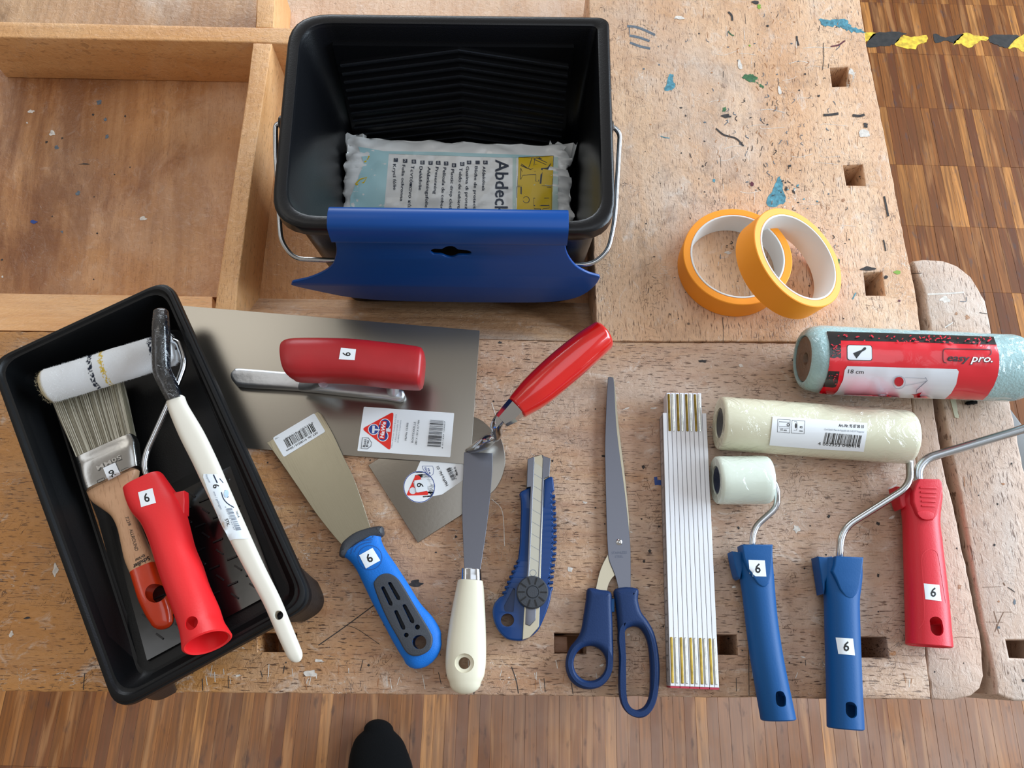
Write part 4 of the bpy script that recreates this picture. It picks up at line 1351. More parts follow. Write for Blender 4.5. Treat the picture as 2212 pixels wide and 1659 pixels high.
for i in range(7):
    for j in range(6):
        for kk in (0, 1):
            u = .13 + i * .125 + (.062 if kk else 0) + (.05 if j % 2 else 0); t = .56 + j * .072 + (.036 if kk else 0)
            if u > .90 or t > .955: continue
            c_ = fp(u, t, .0022)
            ex = (fp(u + .1, t) - fp(u, t)).normalized(); ey = (fp(u, t + .05) - fp(u, t)).normalized(); ez = ex.cross(ey)
            if ez.z < 0: ez = -ez
            sgn = 1 if kk else -1
            d = (ex * .5 + ey * .86) if not kk else (ex * .95 + ey * .0)
            if kk: d = (ex * .93 - ey * -.1)
            d.normalize()
            s_ = ez.cross(d)
            L, w, h = .0042, .0007, .0008
            q = [c_ + d * a * L + s_ * b_ * w for a, b_ in ((-1, -1), (1, -1), (1, 1), (-1, 1))]
            VV = q + [p_ + ez * h * 1.0 - (p_ - c_) * .12 for p_ in q]
            mk('grip_ridge', VV, BX, BLACK, rampo, 0)
# skirt legs at the shallow end
def vplate(name, pa, pb, poly, th, m, parent):
    """poly in (s along pa->pb in metres, z)"""
    d = (pb - pa); d.normalize(); n = Vector((-d.y, d.x))
    q = [Vector(p) for p in poly]
    def w(v):
        t = v.z - HB
        return Vector((pa.x + d.x * v.x + n.x * t, pa.y + d.y * v.x + n.y * t, HB + v.y))
    return plate(name, q, -th / 2, th / 2, m, parent, th * .3, warp=w)
s0, s1 = [Vector(p) for p in inset(tqq, .004)][3], [Vector(p) for p in inset(tqq, .004)][2]
Lw = (s1 - s0).length
arch = [(.01, HT - .006), (Lw - .01, HT - .006), (Lw - .01, HT - .018), (Lw * .7, HT - .020), (Lw * .3, HT - .020), (.01, HT - .018)]
vplate('end_skirt', s0, s1, arch, .0022, BLACKR, tray)
QI = [Vector(p) for p in inset(tqq, .004)]


def corner_leg(i, la_, lb_, foot, nm='leg', flare=.004):
    """curved skirt under corner i running la_ along the edge before it and lb_ along the edge after it"""
    c_ = QI[i]; a = (QI[i - 1] - c_).normalized(); b_ = (QI[(i + 1) % 4] - c_).normalized()
    rr = .015
    path = [c_ + a * (rr + (la_ - rr) * k / 6) for k in range(6, 0, -1)]
    path += [(c_ + a * rr) * (1 - t) ** 2 + c_ * 2 * t * (1 - t) + (c_ + b_ * rr) * t * t for t in [k / 8 for k in range(9)]]
    path += [c_ + b_ * (rr + (lb_ - rr) * k / 6) for k in range(1, 7)]
    n = len(path)
    outw = -(a + b_).normalized()
    V, Fc = [], []
    NZ = 6
    for th in (0, 1):
        for z in range(NZ + 1):
            tz = z / NZ
            for k in range(n):
                s_ = 2 * k / (n - 1) - 1
                sq = s_ * (1 - .45 * tz ** .6)
                f = (sq + 1) / 2 * (n - 1)
                k0 = min(int(f), n - 2)
                p = path[k0].lerp(path[k0 + 1], f - k0) + outw * (flare * tz * tz - .0022 * th)
                V.append(Vector((p.x, p.y, HB + lerp(HT - .007, foot, tz))))
    W_ = (NZ + 1) * n
    for th in (0, 1):
        for z in range(NZ):
            for k in range(n - 1):
                q = th * W_ + z * n + k
                Fc.append((q, q + 1, q + n + 1, q + n))
    for z in range(NZ):
        for k in (0, n - 1):
            q = z * n + k
            Fc.append((q, q + n, q + n + W_, q + W_))
    for k in range(n - 1):
        q = NZ * n + k
        Fc.append((q, q + 1, q + 1 + W_, q + W_))
    mk(nm, V, Fc, BLACKR, tray, 50)


corner_leg(2, .045, .040, .0008)
corner_leg(3, .040, .045, .0008)
# ------------------------------------------------------------------ brick trowel
bt = thing('brick_trowel', 'heart-bladed steel brick trowel with glossy red round handle, half under the plastering trowel', 'trowel', P('_', 960, 1020, 0))
bo = [(185, 752), (740, 1620), (1240, 1300), (1545, 1080), (1620, 1000), (1690, 860), (1718, 680), (1680, 480), (1620, 400), (1560, 345), (1450, 250), (1340, 210), (1150, 230), (700, 420)]
out = [Vector((v.x, v.y)) for v in cp('N', bo[:3], .001)] + [Vector((v.x, v.y)) for v in cr(cp('N', bo[3:], .001), 5, False)]
btb = plate('blade', out, .0003, .0014, STEELK, bt, .0003)
tang = ribloft('tang', 'N', [(1290, 560, 1345, 615, .004, .003), (1360, 510, 1430, 600, .010, .006), (1440, 450, 1530, 560, .018, .009), (1530, 395, 1600, 480, .026, .010), (1575, 380, 1640, 440, .032, .008)], CHROME, bt, d0=.004, d1=.004)
tube('neck', [P('N', 1600, 430, .030), P('N', 1625, 390, .036), P('N', 1610, 320, .046), P('N', 1640, 255, .052), P('N', 1690, 190, .056)], .0048, CHROME, bt, bend=.012)
ribloft('ferrule', 'D', [(1520, 715, 1582, 775, .055, .0085), (1552, 668, 1640, 748, .056, .0115), (1590, 625, 1678, 712, .057, .0132)], CHROME, bt, seg=10, sub=1, n=2.0, ang=15)
ribloft('handle', 'D', [(1596, 616, 1690, 716, .057, .0125), (1680, 515, 1805, 648, .058, .0155), (1820, 385, 1950, 530, .060, .0165), (1955, 278, 2095, 402, .062, .0165), (2055, 212, 2160, 340, .063, .0150)], REDL, bt, seg=32, d0=.002, d1=.004, flat=.72, n=2.1)
k = Ink(btb, 'N', bt, 'label_sticker', cell=None)
k.poly([(770, 700), (1250, 700), (1252, 850), (1248, 918), (1010, 1080), (900, 1100), (800, 1120), (700, 900), (720, 815)], PAPER)
k.poly(circ(755, 995, 178, 178, 40), PAPER)
k.ring(755, 995, 176, 168, INKB)
k.poly(rnd([Vector(p) for p in [(715, 862), (760, 868), (865, 1085), (610, 1092)]], 26), RED)
k.poly(circ(683, 1038, 38), WHTP)
k.poly(circ(782, 1050, 34), INKB)
k.poly([(690, 940), (770, 912), (850, 950), (815, 1040), (740, 1060), (700, 990)], PAPERG)
k.add(*(lambda V: (V, [(i, (i + 1) % 20, 20 + (i + 1) % 20, 20 + i) for i in range(20)]))(circ(683, 1038, 34, n=20) + circ(683, 1038, 16, n=20)), INKB)
k.text('HaWe-Nr. 01', 1082, 975, 975, 760, 30, INK, bold=.015)
k.text('Made in', 1190, 862, 1160, 770, 26, INK, bold=.015)
k.bars((1165, 905), (1100, 770), (-42, 22), INK, 18)
k.text('4 011339', 1180, 910, 1120, 775, 10, INK)
k.line([(790, 762), (905, 762), (918, 800), (912, 850), (870, 885), (800, 800), (790, 762)], 5, INKB, True)
k.text('Rost', 855, 850, 830, 770, 26, INKB, bold=.02); k.text('frei', 885, 850, 865, 785, 22, INKB, bold=.02)
k.text('D-88471 Laupheim', 912, 1000, 850, 880, 9, INKG)
k.text('6', 788, 938, 778, 990, 68, INK, bold=.01) if False else None
k.flush()
six(btb, 'N', [(842, 1025), (720, 1045), (700, 930), (830, 918)], bt, PAPERG, sz=.5) if False else None
k = Ink(btb, 'N', bt, 'number_sticker', eps=.0009)
k.poly([(700, 925), (840, 905), (850, 1040), (725, 1060)], PAPERG)
k.text('6', 735, 948, 728, 998, 74, INK, bold=.008)
k.flush()

# ------------------------------------------------------------------ smoothing trowel
st = thing('plastering_trowel', 'rectangular steel plastering trowel with crimson wooden grip, tucked under the paint tray', 'trowel', P('_', 760, 850, .002))
q = [P('_', 1036.5, 714, .0025), P('_', 1016, 1003, .0025), P('_', 318, 953, .0025), P('_', 332, 655, .0025)]
stb = plate('blade', rnd([Vector((v.x, v.y)) for v in q], .0008), .0018, .0026, STEEL, st, .0001, nb=1)
bar = [(42, 485), (62, 455), (100, 447), (330, 465), (560, 482), (850, 530), (985, 562), (1010, 580), (1010, 605), (985, 625), (900, 612), (700, 592), (400, 560), (110, 542), (62, 525)]
bar_o = plate('mounting_bar', [Vector((v.x, v.y)) for v in cr(cp('D', [(x, y + 2) for x, y in bar], .012), 3)], .0026, .0125, ALU, st, .0026)
ribloft('bridge', 'D', [(470, 500, 430, 575, .013, .004), (520, 500, 500, 575, .022, .004), (560, 480, 560, 560, .034, .005)], ALU, st, sub=3)
ribloft('bridge', 'D', [(930, 545, 950, 610, .013, .004), (950, 520, 960, 600, .024, .004), (955, 480, 960, 560, .036, .005)], ALU, st, sub=3)
grip = ribloft('grip', 'D', [(345, 335, 365, 470, .046, .0115, 2.3), (362, 312, 385, 500, .046, .0135, 2.5), (420, 298, 425, 520, .047, .0155, 2.8), (700, 304, 690, 525, .047, .017, 3.0), (900, 322, 895, 548, .047, .0165, 3.0), (1090, 345, 1070, 563, .047, .0155, 3.0), (1120, 365, 1100, 556, .047, .0145, 3.0)], REDM, st, seg=36, d0=.0045, d1=.0022, flat=.0)
k = Ink(grip, 'D', st, 'number_sticker', cell=20)
k.poly([(660, 338), (744, 346), (736, 406), (648, 402)], PAPER)
k.text('6', 672, 364, 670, 388, 44, INK, bold=.01) if False else k.text('6', 712, 386, 714, 364, 44, INK, bold=.01)
k.flush()
k = Ink(stb, 'N', st, 'label_sticker')
k.poly(rnd([Vector(p) for p in [(135, 97), (1147, 168), (1103, 663), (62, 592)]], 12), PAPER)
k.poly(rnd([Vector(p) for p in [(112, 345), (470, 150), (432, 592)]], 42), RED)
for (cx, cy) in ((373, 293), (348, 425), (245, 352)):
    k.poly(circ(cx, cy, 62), PAPERG)
for (cx, cy) in ((373, 293), (348, 425), (245, 352)):
    k.poly(circ(cx, cy, 54), INKB)
k.poly([(305, 300), (395, 310), (385, 420), (300, 410)], INKB)
k.poly([(232, 308), (260, 310), (257, 345), (315, 350), (313, 366), (256, 364), (252, 395), (226, 393)], WHTP)
k.poly([(385, 340), (435, 344), (434, 380), (384, 376)], WHTP)
k.poly([(330, 255), (392, 262), (368, 465), (303, 455)], mat('red_badge', '#d8281e', .4))
k.text('HaWe', 355, 452, 382, 270, 40, mat('white_ink', '#f2f4f6', .5), bold=.03, shear=.1)
k.text('Hans Wörner GmbH & Co.KG', 452, 555, 505, 185, 13, INKG); k.text('Uhlmannstraße 35', 494, 490, 526, 250, 13, INKG); k.text('D-88471 Laupheim', 524, 498, 556, 250, 13, INKG)
k.text('HaWe 12.005', 612, 477, 636, 280, 19, INK, bold=.01)
k.text('ROSTEXKELLE', 690, 500, 718, 270, 22, INK); k.text('280 X 130 X 0,7 MM', 728, 525, 762, 250, 20, INK)
k.bars((845, 540), (880, 240), (150, 10), INK, 30, 8)
k.text('4 011339 120057', 1020, 570, 1050, 262, 14, INK)
k.line([(105, 565), (120, 445), (188, 448), (222, 500), (215, 540), (175, 570)], 6, INK, True)
k.text('Rost', 152, 552, 165, 462, 26, INK, bold=.02); k.text('frei', 182, 552, 194, 478, 24, INK, bold=.02)
k.flush()

# ------------------------------------------------------------------ blue spatula
sp = thing('filling_knife', 'wide filling knife with bright blue soft grip and black slotted inlay', 'filling knife', P('E', 650, 800, 0))
o_ = [(45, 205), (190, 118), (338, 25), (362, 40)] + [(v.x, v.y) for v in cr([(362, 40), (430, 160), (490, 290), (540, 390), (590, 520), (650, 700)], 4, False)][1:] + [(600, 745), (485, 800)] + [(v.x, v.y) for v in cr([(470, 785), (400, 700), (330, 610), (240, 480), (150, 350), (75, 245)], 4, False)][1:]
V = [Vector((v.x, v.y)) for v in cp('E', o_, .004)]
pa = P('E', 190, 118, 0); pb = P('E', 560, 745, 0)
def tlt(v):
    t = (Vector((v.x, v.y)) - Vector((pa.x, pa.y))).dot(Vector((pb.x - pa.x, pb.y - pa.y))) / (pb - pa).length_squared
    return Vector((v.x, v.y, v.z + t * .006))
spb = plate('blade', V, .0034, .0044, STEELS, sp, .0002, warp=tlt, nb=1)
coll = [(457, 850), (470, 790), (500, 755), (560, 715), (650, 688), (705, 684), (712, 700), (708, 735), (640, 760), (560, 800), (500, 850), (475, 862)]
plate('collar', [Vector((v.x, v.y)) for v in cr(cp('E', coll, .018), 3)], .0045, .0190, GREYR, sp, .004)
sh = ribloft('grip', 'E', [(478, 858, 708, 716, .0115, .0075, 2.6), (520, 885, 705, 765, .0115, .0080, 2.6), (560, 935, 735, 830, .0115, .0085, 2.6), (600, 1015, 790, 910, .0115, .009, 2.6), (655, 1130, 858, 1015, .0115, .009, 2.6), (718, 1250, 930, 1130, .0115, .009, 2.6), (772, 1352, 1005, 1215, .0112, .009, 2.6), (815, 1425, 1048, 1290, .011, .0088, 2.6), (835, 1455, 1052, 1335, .011, .0085, 2.6)],
             BLUES, sp, seg=40, d1=.013, d0=.001, n=2.6)
inl = cr([(664, 1040), (672, 995), (705, 965), (750, 960), (795, 985), (835, 1040), (900, 1150), (985, 1290), (1002, 1345), (985, 1400), (935, 1432), (885, 1436), (845, 1410), (805, 1340), (730, 1205)], 4)
inlo = plate('inlay', [Vector((v.x, v.y)) for v in cp('E', [(v.x, v.y) for v in inl], .0205)], .0055, .0212, GREYR, sp, .0012)
hb = [Vector((v.x, v.y)) for v in cp('E', circ(926, 1357, 41), .02)]
for o in (sh, inlo):
    cut(o, hb, -.01, .04)
slots = [[(703, 1040), (722, 1032), (772, 1130), (772, 1148), (752, 1145)], [(742, 1012), (762, 1008), (816, 1098), (816, 1116), (796, 1112)], [(778, 1176), (798, 1170), (846, 1268), (844, 1286), (824, 1284)], [(826, 1142), (846, 1136), (898, 1230), (896, 1250), (876, 1246)], circ(915, 1270, 15, n=14), circ(851, 1316, 14, n=14)]
for s in slots:
    V = [Vector((v.x, v.y)) for v in rnd(cp('E', s, .02), .0018)]
    cut(inlo, V, .012, .03); cut(sh, V, .0095, .04)
k = Ink(sh, 'E', sp, 'grip_groove', eps=.0002)
dk = mat('blue_groove', '#0e4a8e', .6)
for a in ([(505, 842), (520, 795), (570, 758), (650, 738)], [(528, 848), (545, 805), (590, 775), (655, 752), (650, 738)], [(530, 830), (550, 800), (600, 772), (655, 765)], [(548, 838), (570, 805), (610, 785), (650, 778)]):
    k.line([(v.x, v.y) for v in cr(a, 4, False)], 4, dk)
k.line(circ(640, 868, 70), 3, dk, True)
k.flush()
six(sh, 'E', [(578, 855), (655, 812), (700, 885), (617, 932)], sp, PAPERG, cell=20)
k = Ink(spb, 'U', sp, 'label_sticker')
k.poly(rnd([Vector(p) for p in [(200, 455), (822, 85), (990, 362), (368, 745)]], 30), PAPER)
k.text('ART.-Nr. 91180510 / 50mm', 868, 362, 400, 640, 30, INK, bold=.02)
k.bars((790, 235), (358, 490), (62, 118), INK, 30, 5)
k.text('4 013307 419396', 800, 210, 385, 462, 28, INK)
k.text('Platz der Republik 6-8, D-42107 Wuppertal', 800, 140, 238, 468, 20, INK); k.text('Cirel GmbH', 605, 282, 470, 375, 20, INK)
k.flush()

# ------------------------------------------------------------------ cream putty knife
pk = thing('putty_knife', 'narrow putty knife with cream lacquered wooden handle and chrome ferrule', 'putty knife', P('F', 240, 900, 0))
o_ = [(228, 45), (398, 52)] + [(v.x, v.y) for v in cr([(397, 150), (385, 300), (370, 440), (352, 580), (325, 760)], 4, False)] + [(232, 760)] + [(v.x, v.y) for v in cr([(226, 640), (218, 450), (218, 300), (224, 150)], 4, False)]
def tlt2(v):
    t = max(0, min(1.2, (P('F', 300, 45, 0).y - v.y) / .11))
    return Vector((v.x, v.y, v.z + t * .006 + .001))
plate('blade', [Vector((v.x, v.y)) for v in cp('F', o_, .006)], .0033, .0043, STEELB, pk, .0002, warp=tlt2, nb=1)
ribloft('ferrule', 'F', [(209, 745, 332, 752, .0115, .0062, 2.4), (206, 808, 336, 812, .0115, .0072, 2.4)], CHROME, pk, sub=2, d0=.0006, d1=.0006, flat=.95)
ph = ribloft('handle', 'F', [(190, 812, 340, 818, .0115, .0075), (180, 860, 346, 864, .0115, .008), (160, 960, 352, 962, .0115, .0090), (140, 1070, 357, 1070, .0115, .0095), (122, 1210, 360, 1210, .0115, .0098), (117, 1310, 358, 1310, .0112, .0095), (124, 1380, 348, 1380, .011, .009), (140, 1420, 330, 1420, .0108, .0085)],
             CREAM, pk, seg=40, d0=.0012, d1=.0085, n=2.3)
cut(ph, [Vector((v.x, v.y)) for v in cp('F', circ(230, 1306, 58), .02)], .0185, .03)
cut(ph, [Vector((v.x, v.y)) for v in cp('F', circ(230, 1306, 36), .018)], -.01, .03)
tr_ = [P('F', 230 + 47 * math.cos(a * math.pi / 12), 1306 + 47 * math.sin(a * math.pi / 12), .0184) for a in range(24)]

# ------------------------------------------------------------------ snap-off knife
kn = thing('utility_knife', 'blue snap-off utility knife with toothed grip and black locking wheel', 'knife', P('S', 400, 900, 0))
right = [(508, 282), (568, 258), (585, 272), (595, 372)]
n = 17
for i in range(n):
    t = i / n
    yy = 385 + t * (1185 - 385)
    bx = 600 + 12 * math.sin(math.pi * min(1, t * 1.25)) - (22 * max(0, t - .6) / .4)
    right += [(bx - 22, yy), (bx - 30, yy + 10), (bx - 22, yy + 22), (bx + 2, yy + 20), (bx + 2, yy + 42)]
right += [(572, 1195)]
low = [(v.x, v.y) for v in cr([(572, 1205), (555, 1290), (520, 1390), (475, 1490), (440, 1535), (390, 1575), (330, 1598), (270, 1598), (200, 1580), (140, 1520), (102, 1440), (90, 1360), (105, 1295), (140, 1252)], 4, False)]
left = []
for i in range(7):
    t = i / 7
    bx = 165 + 130 * t; yy = 1240 - 300 * t
    left += [(bx - 14, yy), (bx + 12, yy - 6), (bx + 20, yy - 20), (bx + 4, yy - 28)]
left += [(v.x, v.y) for v in cr([(298, 930), (312, 800), (318, 650), (322, 520), (318, 440), (308, 405)], 3, False)] + [(320, 382), (398, 345), (400, 420), (412, 500), (500, 500)]
kb = plate('body', [Vector((v.x, v.y)) for v in cp('S', right + low + left, .014)], .0006, .0145, BLUEK, kn, .0016)
cut(kb, [Vector((v.x, v.y)) for v in cp('S', circ(212, 1430, 54), .015)], -.01, .03)
cut(kb, [Vector((v.x, v.y)) for v in rnd(cp('S', [(262, 1165), (276, 1180), (262, 1365), (190, 1360), (180, 1320)], .015), .001)], .010, .03)
chan = [(376, 120), (428, 98), (490, 78), (512, 95), (565, 112), (553, 262), (508, 290), (470, 1480), (460, 1500), (392, 1575), (335, 1592), (345, 1400), (375, 1000), (400, 345), (366, 350)]
plate('channel', [Vector((v.x, v.y)) for v in cp('S', chan, .016)], .004, .0152, CHROME if False else STEELY, kn, .0004, nb=1)
plate('channel_lip', [Vector((v.x, v.y)) for v in cp('S', [(376, 118), (426, 98), (432, 112), (398, 900), (385, 1095), (372, 1095), (400, 345), (368, 350)], .0165)], .0152, .0162, STEELB, kn, .0003, nb=1)
plate('channel_lip', [Vector((v.x, v.y)) for v in cp('S', [(492, 80), (512, 95), (563, 112), (553, 258), (510, 278), (470, 1098), (462, 1098), (496, 200), (500, 112)], .0165)], .0152, .0162, STEELB, kn, .0003, nb=1)
kbl = plate('snap_blade', [Vector((v.x, v.y)) for v in cp('S', [(432, 140), (500, 190), (498, 400), (465, 1100), (382, 1096), (416, 400)], .0163)], .0153, .0158, mat('dull_blade', '#c2c0b2', .42, 1.0), kn, .0001, nb=1)
k = Ink(kbl, 'S', kn, 'score_line', eps=.0001)
for i in range(8):
    y = 240 + i * 97
    k.line([(428 - i * 4.5, y), (498 - i * 4, y + 42)], 2.5, INKG)
k.ring(420, 1047, 28, 24, INKG, 24)
k.flush()
wc = P('S', 415, 1205, .0185)
wh = lathe('lock_wheel', wc + Vector((0, 0, -.0035)), wc + Vector((0, 0, .003)), [(0, .0112), (.0008, .0122), (.0052, .0122), (.0062, .0114), (.0065, .0050), (.0060, .0048), (.0060, .0045), (.0068, .0040), (.0068, .00001)], GREYR, kn, 44)
for i in range(10):
    a = 2 * math.pi * i / 10
    c_ = wc + Vector((math.cos(a) * .0085, math.sin(a) * .0085, .0031)); d = Vector((math.cos(a), math.sin(a), 0)); s_ = Vector((-d.y, d.x, 0))
    q = [c_ + d * x * .0026 + s_ * y * .0005 for x, y in ((-1, -1), (1, -1), (1, 1), (-1, 1))]
    mk('wheel_groove', q + [v - Vector((0, 0, .0004)) for v in q], BX, BLACK, wh, 0)
plate('slider', [Vector((v.x, v.y)) for v in cp('S', [(362, 1325), (445, 1325), (440, 1430), (395, 1478), (358, 1465)], .0175)], .0152, .0175, STEELB, kn, .0004)
k = Ink(kb, 'S', kn, 'grip_shine', eps=.0001)

# ------------------------------------------------------------------ scissors
sc = thing('scissors', 'long office scissors with dark blue plastic handles', 'scissors', P('F', 1150, 600, 0))
bk = [(1098, -403), (1118, -405)] + [(v.x, v.y) for v in cr([(1128, -370), (1142, -200), (1165, 0), (1190, 200), (1212, 420), (1216, 520)], 4, False)] + [(1180, 640), (1135, 775)] + [(v.x, v.y) for v in cr([(1130, 780), (1108, 805), (1090, 840), (1078, 895)], 3, False)] + [(1012, 890)] + [(v.x, v.y) for v in cr([(1015, 860), (1035, 770), (1060, 705), (1090, 640), (1100, 500)], 3, False)] + [(1095, 100)]
plate('blade', [Vector((v.x, v.y)) for v in cp('F', bk, .004)], .0030, .0044, STEELY, sc, .0002, nb=1)['label'] = 'lower blade with warm light painted into its steel'  # yellowish steel paints the warm light on this blade
fr = [(1088, -402), (1102, -405), (1120, -398)] + [(v.x, v.y) for v in cr([(1126, -340), (1135, -150), (1150, 0), (1185, 260), (1210, 480), (1222, 620), (1224, 760)], 4, False)] + [(1223, 890), (1150, 890)] + [(v.x, v.y) for v in cr([(1148, 850), (1128, 775), (1095, 690), (1085, 600), (1078, 420), (1072, 150), (1070, 0), (1078, -250)], 4, False)]
fb = plate('blade', [Vector((v.x, v.y)) for v in cp('F', fr, .006)], .0046, .0060, STEELB, sc, .0002, nb=1)
wcr = P('F', 1154, 583, .006)
lathe('screw', wcr - Vector((0, 0, .001)), wcr + Vector((0, 0, .0015)), [(0, .0026), (.0012, .0026), (.0018, .0020), (.0022, .0001)], CHROME, sc, 24)
k = Ink(fb, 'F', sc, 'engraving', eps=.0001)
k.text('STAINLESS', 1108, 655, 1200, 652, 14, mat('engraved_grey', '#5c6272', .5, .8)); k.text('STEEL', 1128, 678, 1178, 676, 14, bpy.data.materials['engraved_grey'])
k.flush()
lh = cr([(968, 860), (1040, 868), (1104, 884), (1110, 960), (1116, 1120), (1119, 1260), (1114, 1345), (1088, 1405), (1040, 1448), (978, 1463), (915, 1452), (862, 1408), (836, 1340), (838, 1275), (862, 1210), (902, 1160), (928, 1105), (944, 1010), (956, 930)], 4)
plate('handle', [Vector((v.x, v.y)) for v in cp('F', [(v.x, v.y) for v in lh], .008)], .0008, .0125, BLUED, sc, .0045, [[Vector((v.x, v.y)) for v in cp('F', [(v.x, v.y) for v in cr(circ(980, 1308, 98, 104, 18), 3)], .008)]], nb=5)
rh = cr([(1130, 864), (1260, 860), (1266, 930), (1285, 1000), (1325, 1055), (1362, 1125), (1386, 1225), (1396, 1335), (1391, 1450), (1370, 1550), (1330, 1612), (1280, 1634), (1222, 1618), (1178, 1572), (1158, 1500), (1155, 1350), (1152, 1200), (1144, 1060), (1134, 950)], 4)
ri = cr([(1212, 1095), (1245, 1088), (1285, 1105), (1322, 1175), (1337, 1280), (1340, 1400), (1335, 1500), (1305, 1565), (1258, 1586), (1218, 1562), (1196, 1500), (1192, 1380), (1196, 1270), (1186, 1180), (1190, 1115)], 4)
plate('handle', [Vector((v.x, v.y)) for v in cp('F', [(v.x, v.y) for v in rh], .008)], .0008, .0125, BLUED, sc, .0045, [[Vector((v.x, v.y)) for v in cp('F', [(v.x, v.y) for v in ri], .008)]], nb=5)
plate('stop_tab', [Vector((v.x, v.y)) for v in cp('F', [(1100, 920), (1126, 922), (1126, 1000), (1100, 1002)], .008)], .004, .009, BLUEH, sc, .0005)

# ------------------------------------------------------------------ folding rule
fr_ = thing('folding_rule', 'folded white wooden folding rule standing on edge with brass hinges', 'folding rule', P('R', 190, 830, 0))
TLp, TRp, BRp, BLp = (50, 45), (283, 48), (357, 1632), (94, 1622)
HRl = .0155
def rp(u, v):
    a = (lerp(TLp[0], TRp[0], u), lerp(TLp[1], TRp[1], u)); b = (lerp(BLp[0], BRp[0], u), lerp(BLp[1], BRp[1], u))
    q = P('R', lerp(a[0], b[0], v), lerp(a[1], b[1], v), HRl)
    return Vector((q.x, q.y))
for i in range(10):
    u0, u1 = i / 10 + .004, (i + 1) / 10 - .006
    v0 = .068 if i in (0, 9) else .0
    v1 = .994
    pts = [rp(u0, v0), rp(u1, v0), rp(u1, v1), rp(u0, v1)]
    s = plate('slat', pts, .0005, HRl, WHITEP, fr_, .0003, nb=1)
    if i == 0:
        face_pts = []
        nrm = Vector((pts[0].x - pts[1].x, pts[0].y - pts[1].y)).normalized()
        d = (pts[3] - pts[0])
        L = d.length; d = d.normalized()
        mk('scale_face', [Vector((*(pts[0] + nrm * .0002 + d * .0005), HB + .001)), Vector((*(pts[3] + nrm * .0002 - d * .0005), HB + .001)), Vector((*(pts[3] + nrm * .0002 - d * .0005), HB + .0152)), Vector((*(pts[0] + nrm * .0002 + d * .0005), HB + .0152))], [(0, 1, 2, 3)], SCALEW, s, 0)
        V, Fc = [], []
        kk = 0
        x = .002
        while x < L - .002:
            ln = .0026 if kk % 5 else (.004 if kk % 10 else .0062)
            for z0, z1 in ((.0150 - ln, .0150), (.0012, .0012 + ln * .8)):
                p = pts[0] + nrm * .0004 + d * x
                b_ = len(V)
                V += [Vector((*(p), HB + z0)), Vector((*(p + d * .0003), HB + z0)), Vector((*(p + d * .0003), HB + z1)), Vector((*(p), HB + z1))]
                Fc.append((b_, b_ + 1, b_ + 2, b_ + 3))
            x += .001; kk += 1
        t = mk('graduation', V, Fc, INK, s, 0); t['kind'] = 'stuff'
        V, Fc = [], []
        for j in range(1, 23):
            TV, TF = tmesh(str(j))
            w0 = min(v[0] for v in TV)
            b_ = len(V)
            for v in TV:
                p = pts[0] + nrm * .0004 + d * (.002 + j * .01 - .0008 + (v[1]) * .0035)
                V.append(Vector((p.x, p.y, HB + .0062 + (v[0] - w0) * .0035)))
            Fc += [tuple(b_ + k_ for k_ in f) for f in TF]
        mk('numerals', V, Fc, INK, s, 0)['kind'] = 'stuff'
for (top, prs) in ((True, [(1, 2), (3, 4), (5, 6), (7, 8)]), (False, [(0, 1), (2, 3), (4, 5), (6, 7), (8, 9)])):
    for (a, b_) in prs:
        if top: va, vb = .004, .130
        else: va, vb = .828, .985
        for (ua, ub) in ((a / 10 + .022, a / 10 + .078), (b_ / 10 + .012, b_ / 10 + .066)):
            plate('hinge_plate', rnd([rp(ua, va), rp(ub, va), rp(ub, vb), rp(ua, vb)], .0006), .002, HRl + .0006, ((BRASSD if ua < a / 10 + .05 else BRASS2) if top else (BRASS if ua < a / 10 + .05 else BRASS2)), fr_, .0005, nb=2)
        V = [rp(a / 10 + .006, va - .004 if top else .9935), rp(b_ / 10 + .094, va - .004 if top else .9935), rp(b_ / 10 + .094, .0035 if top else 1.001), rp(a / 10 + .006, .0035 if top else 1.001)]
        plate('red_tip', V, .0006, HRl - .0004, REDT, fr_, .0)
# ------------------------------------------------------------------ masking tape rolls
def ring_prof(name, M, ro, ri, w, m, parent, seg=72, b=.0006):
    prof = [(ri, b), (ri + b, 0), (ro - b, 0), (ro, b), (ro, w - b), (ro - b, w), (ri + b, w), (ri, w - b)]
    n = len(prof)
    V = []
    for j in range(seg):
        a = 2 * math.pi * j / seg
        for (r, z) in prof:
            V.append(M @ Vector((r * math.cos(a), r * math.sin(a), z)))
    Fc = [(j * n + i, j * n + (i + 1) % n, ((j + 1) % seg) * n + (i + 1) % n, ((j + 1) % seg) * n + i) for j in range(seg) for i in range(n)]
    return mk(name, V, Fc, m, parent, 40)


RO, RI, TW = .0487, .0405, .0245
c1 = P('I', 768, 1273, TW); c1.z = HB + .0002
t1 = thing('masking_tape', 'roll of orange masking tape lying flat on the pale beech boards', 'tape roll', c1)
M = Matrix.Translation(c1)
ring_prof('tape_coil', M, RO, RI + .0016, TW, TAPE, t1)
ring_prof('card_core', Matrix.Translation(c1 - Vector((0, 0, .0001))), RI + .0016, RI, TW + .0003, CARD, t1, b=.0003)
phi, az = math.radians(25), math.radians(9)
tc2 = P('I', 1080, 1268, .046)
Rm = Matrix.Rotation(az, 4, 'Z') @ Matrix.Rotation(phi, 4, 'Y')
M2 = Matrix.Translation(tc2) @ Rm @ Matrix.Translation((0, 0, -TW))
low = min((M2 @ Vector((RO * math.cos(a / 20), RO * math.sin(a / 20), 0))).z for a in range(126))
dz = HB + .0004 - low
M2 = Matrix.Translation((0, 0, dz)) @ M2
t2 = thing('masking_tape', 'roll of orange masking tape tilted against the roll lying flat', 'tape roll', M2 @ Vector((0, 0, 0)))
t2.location.z = HB
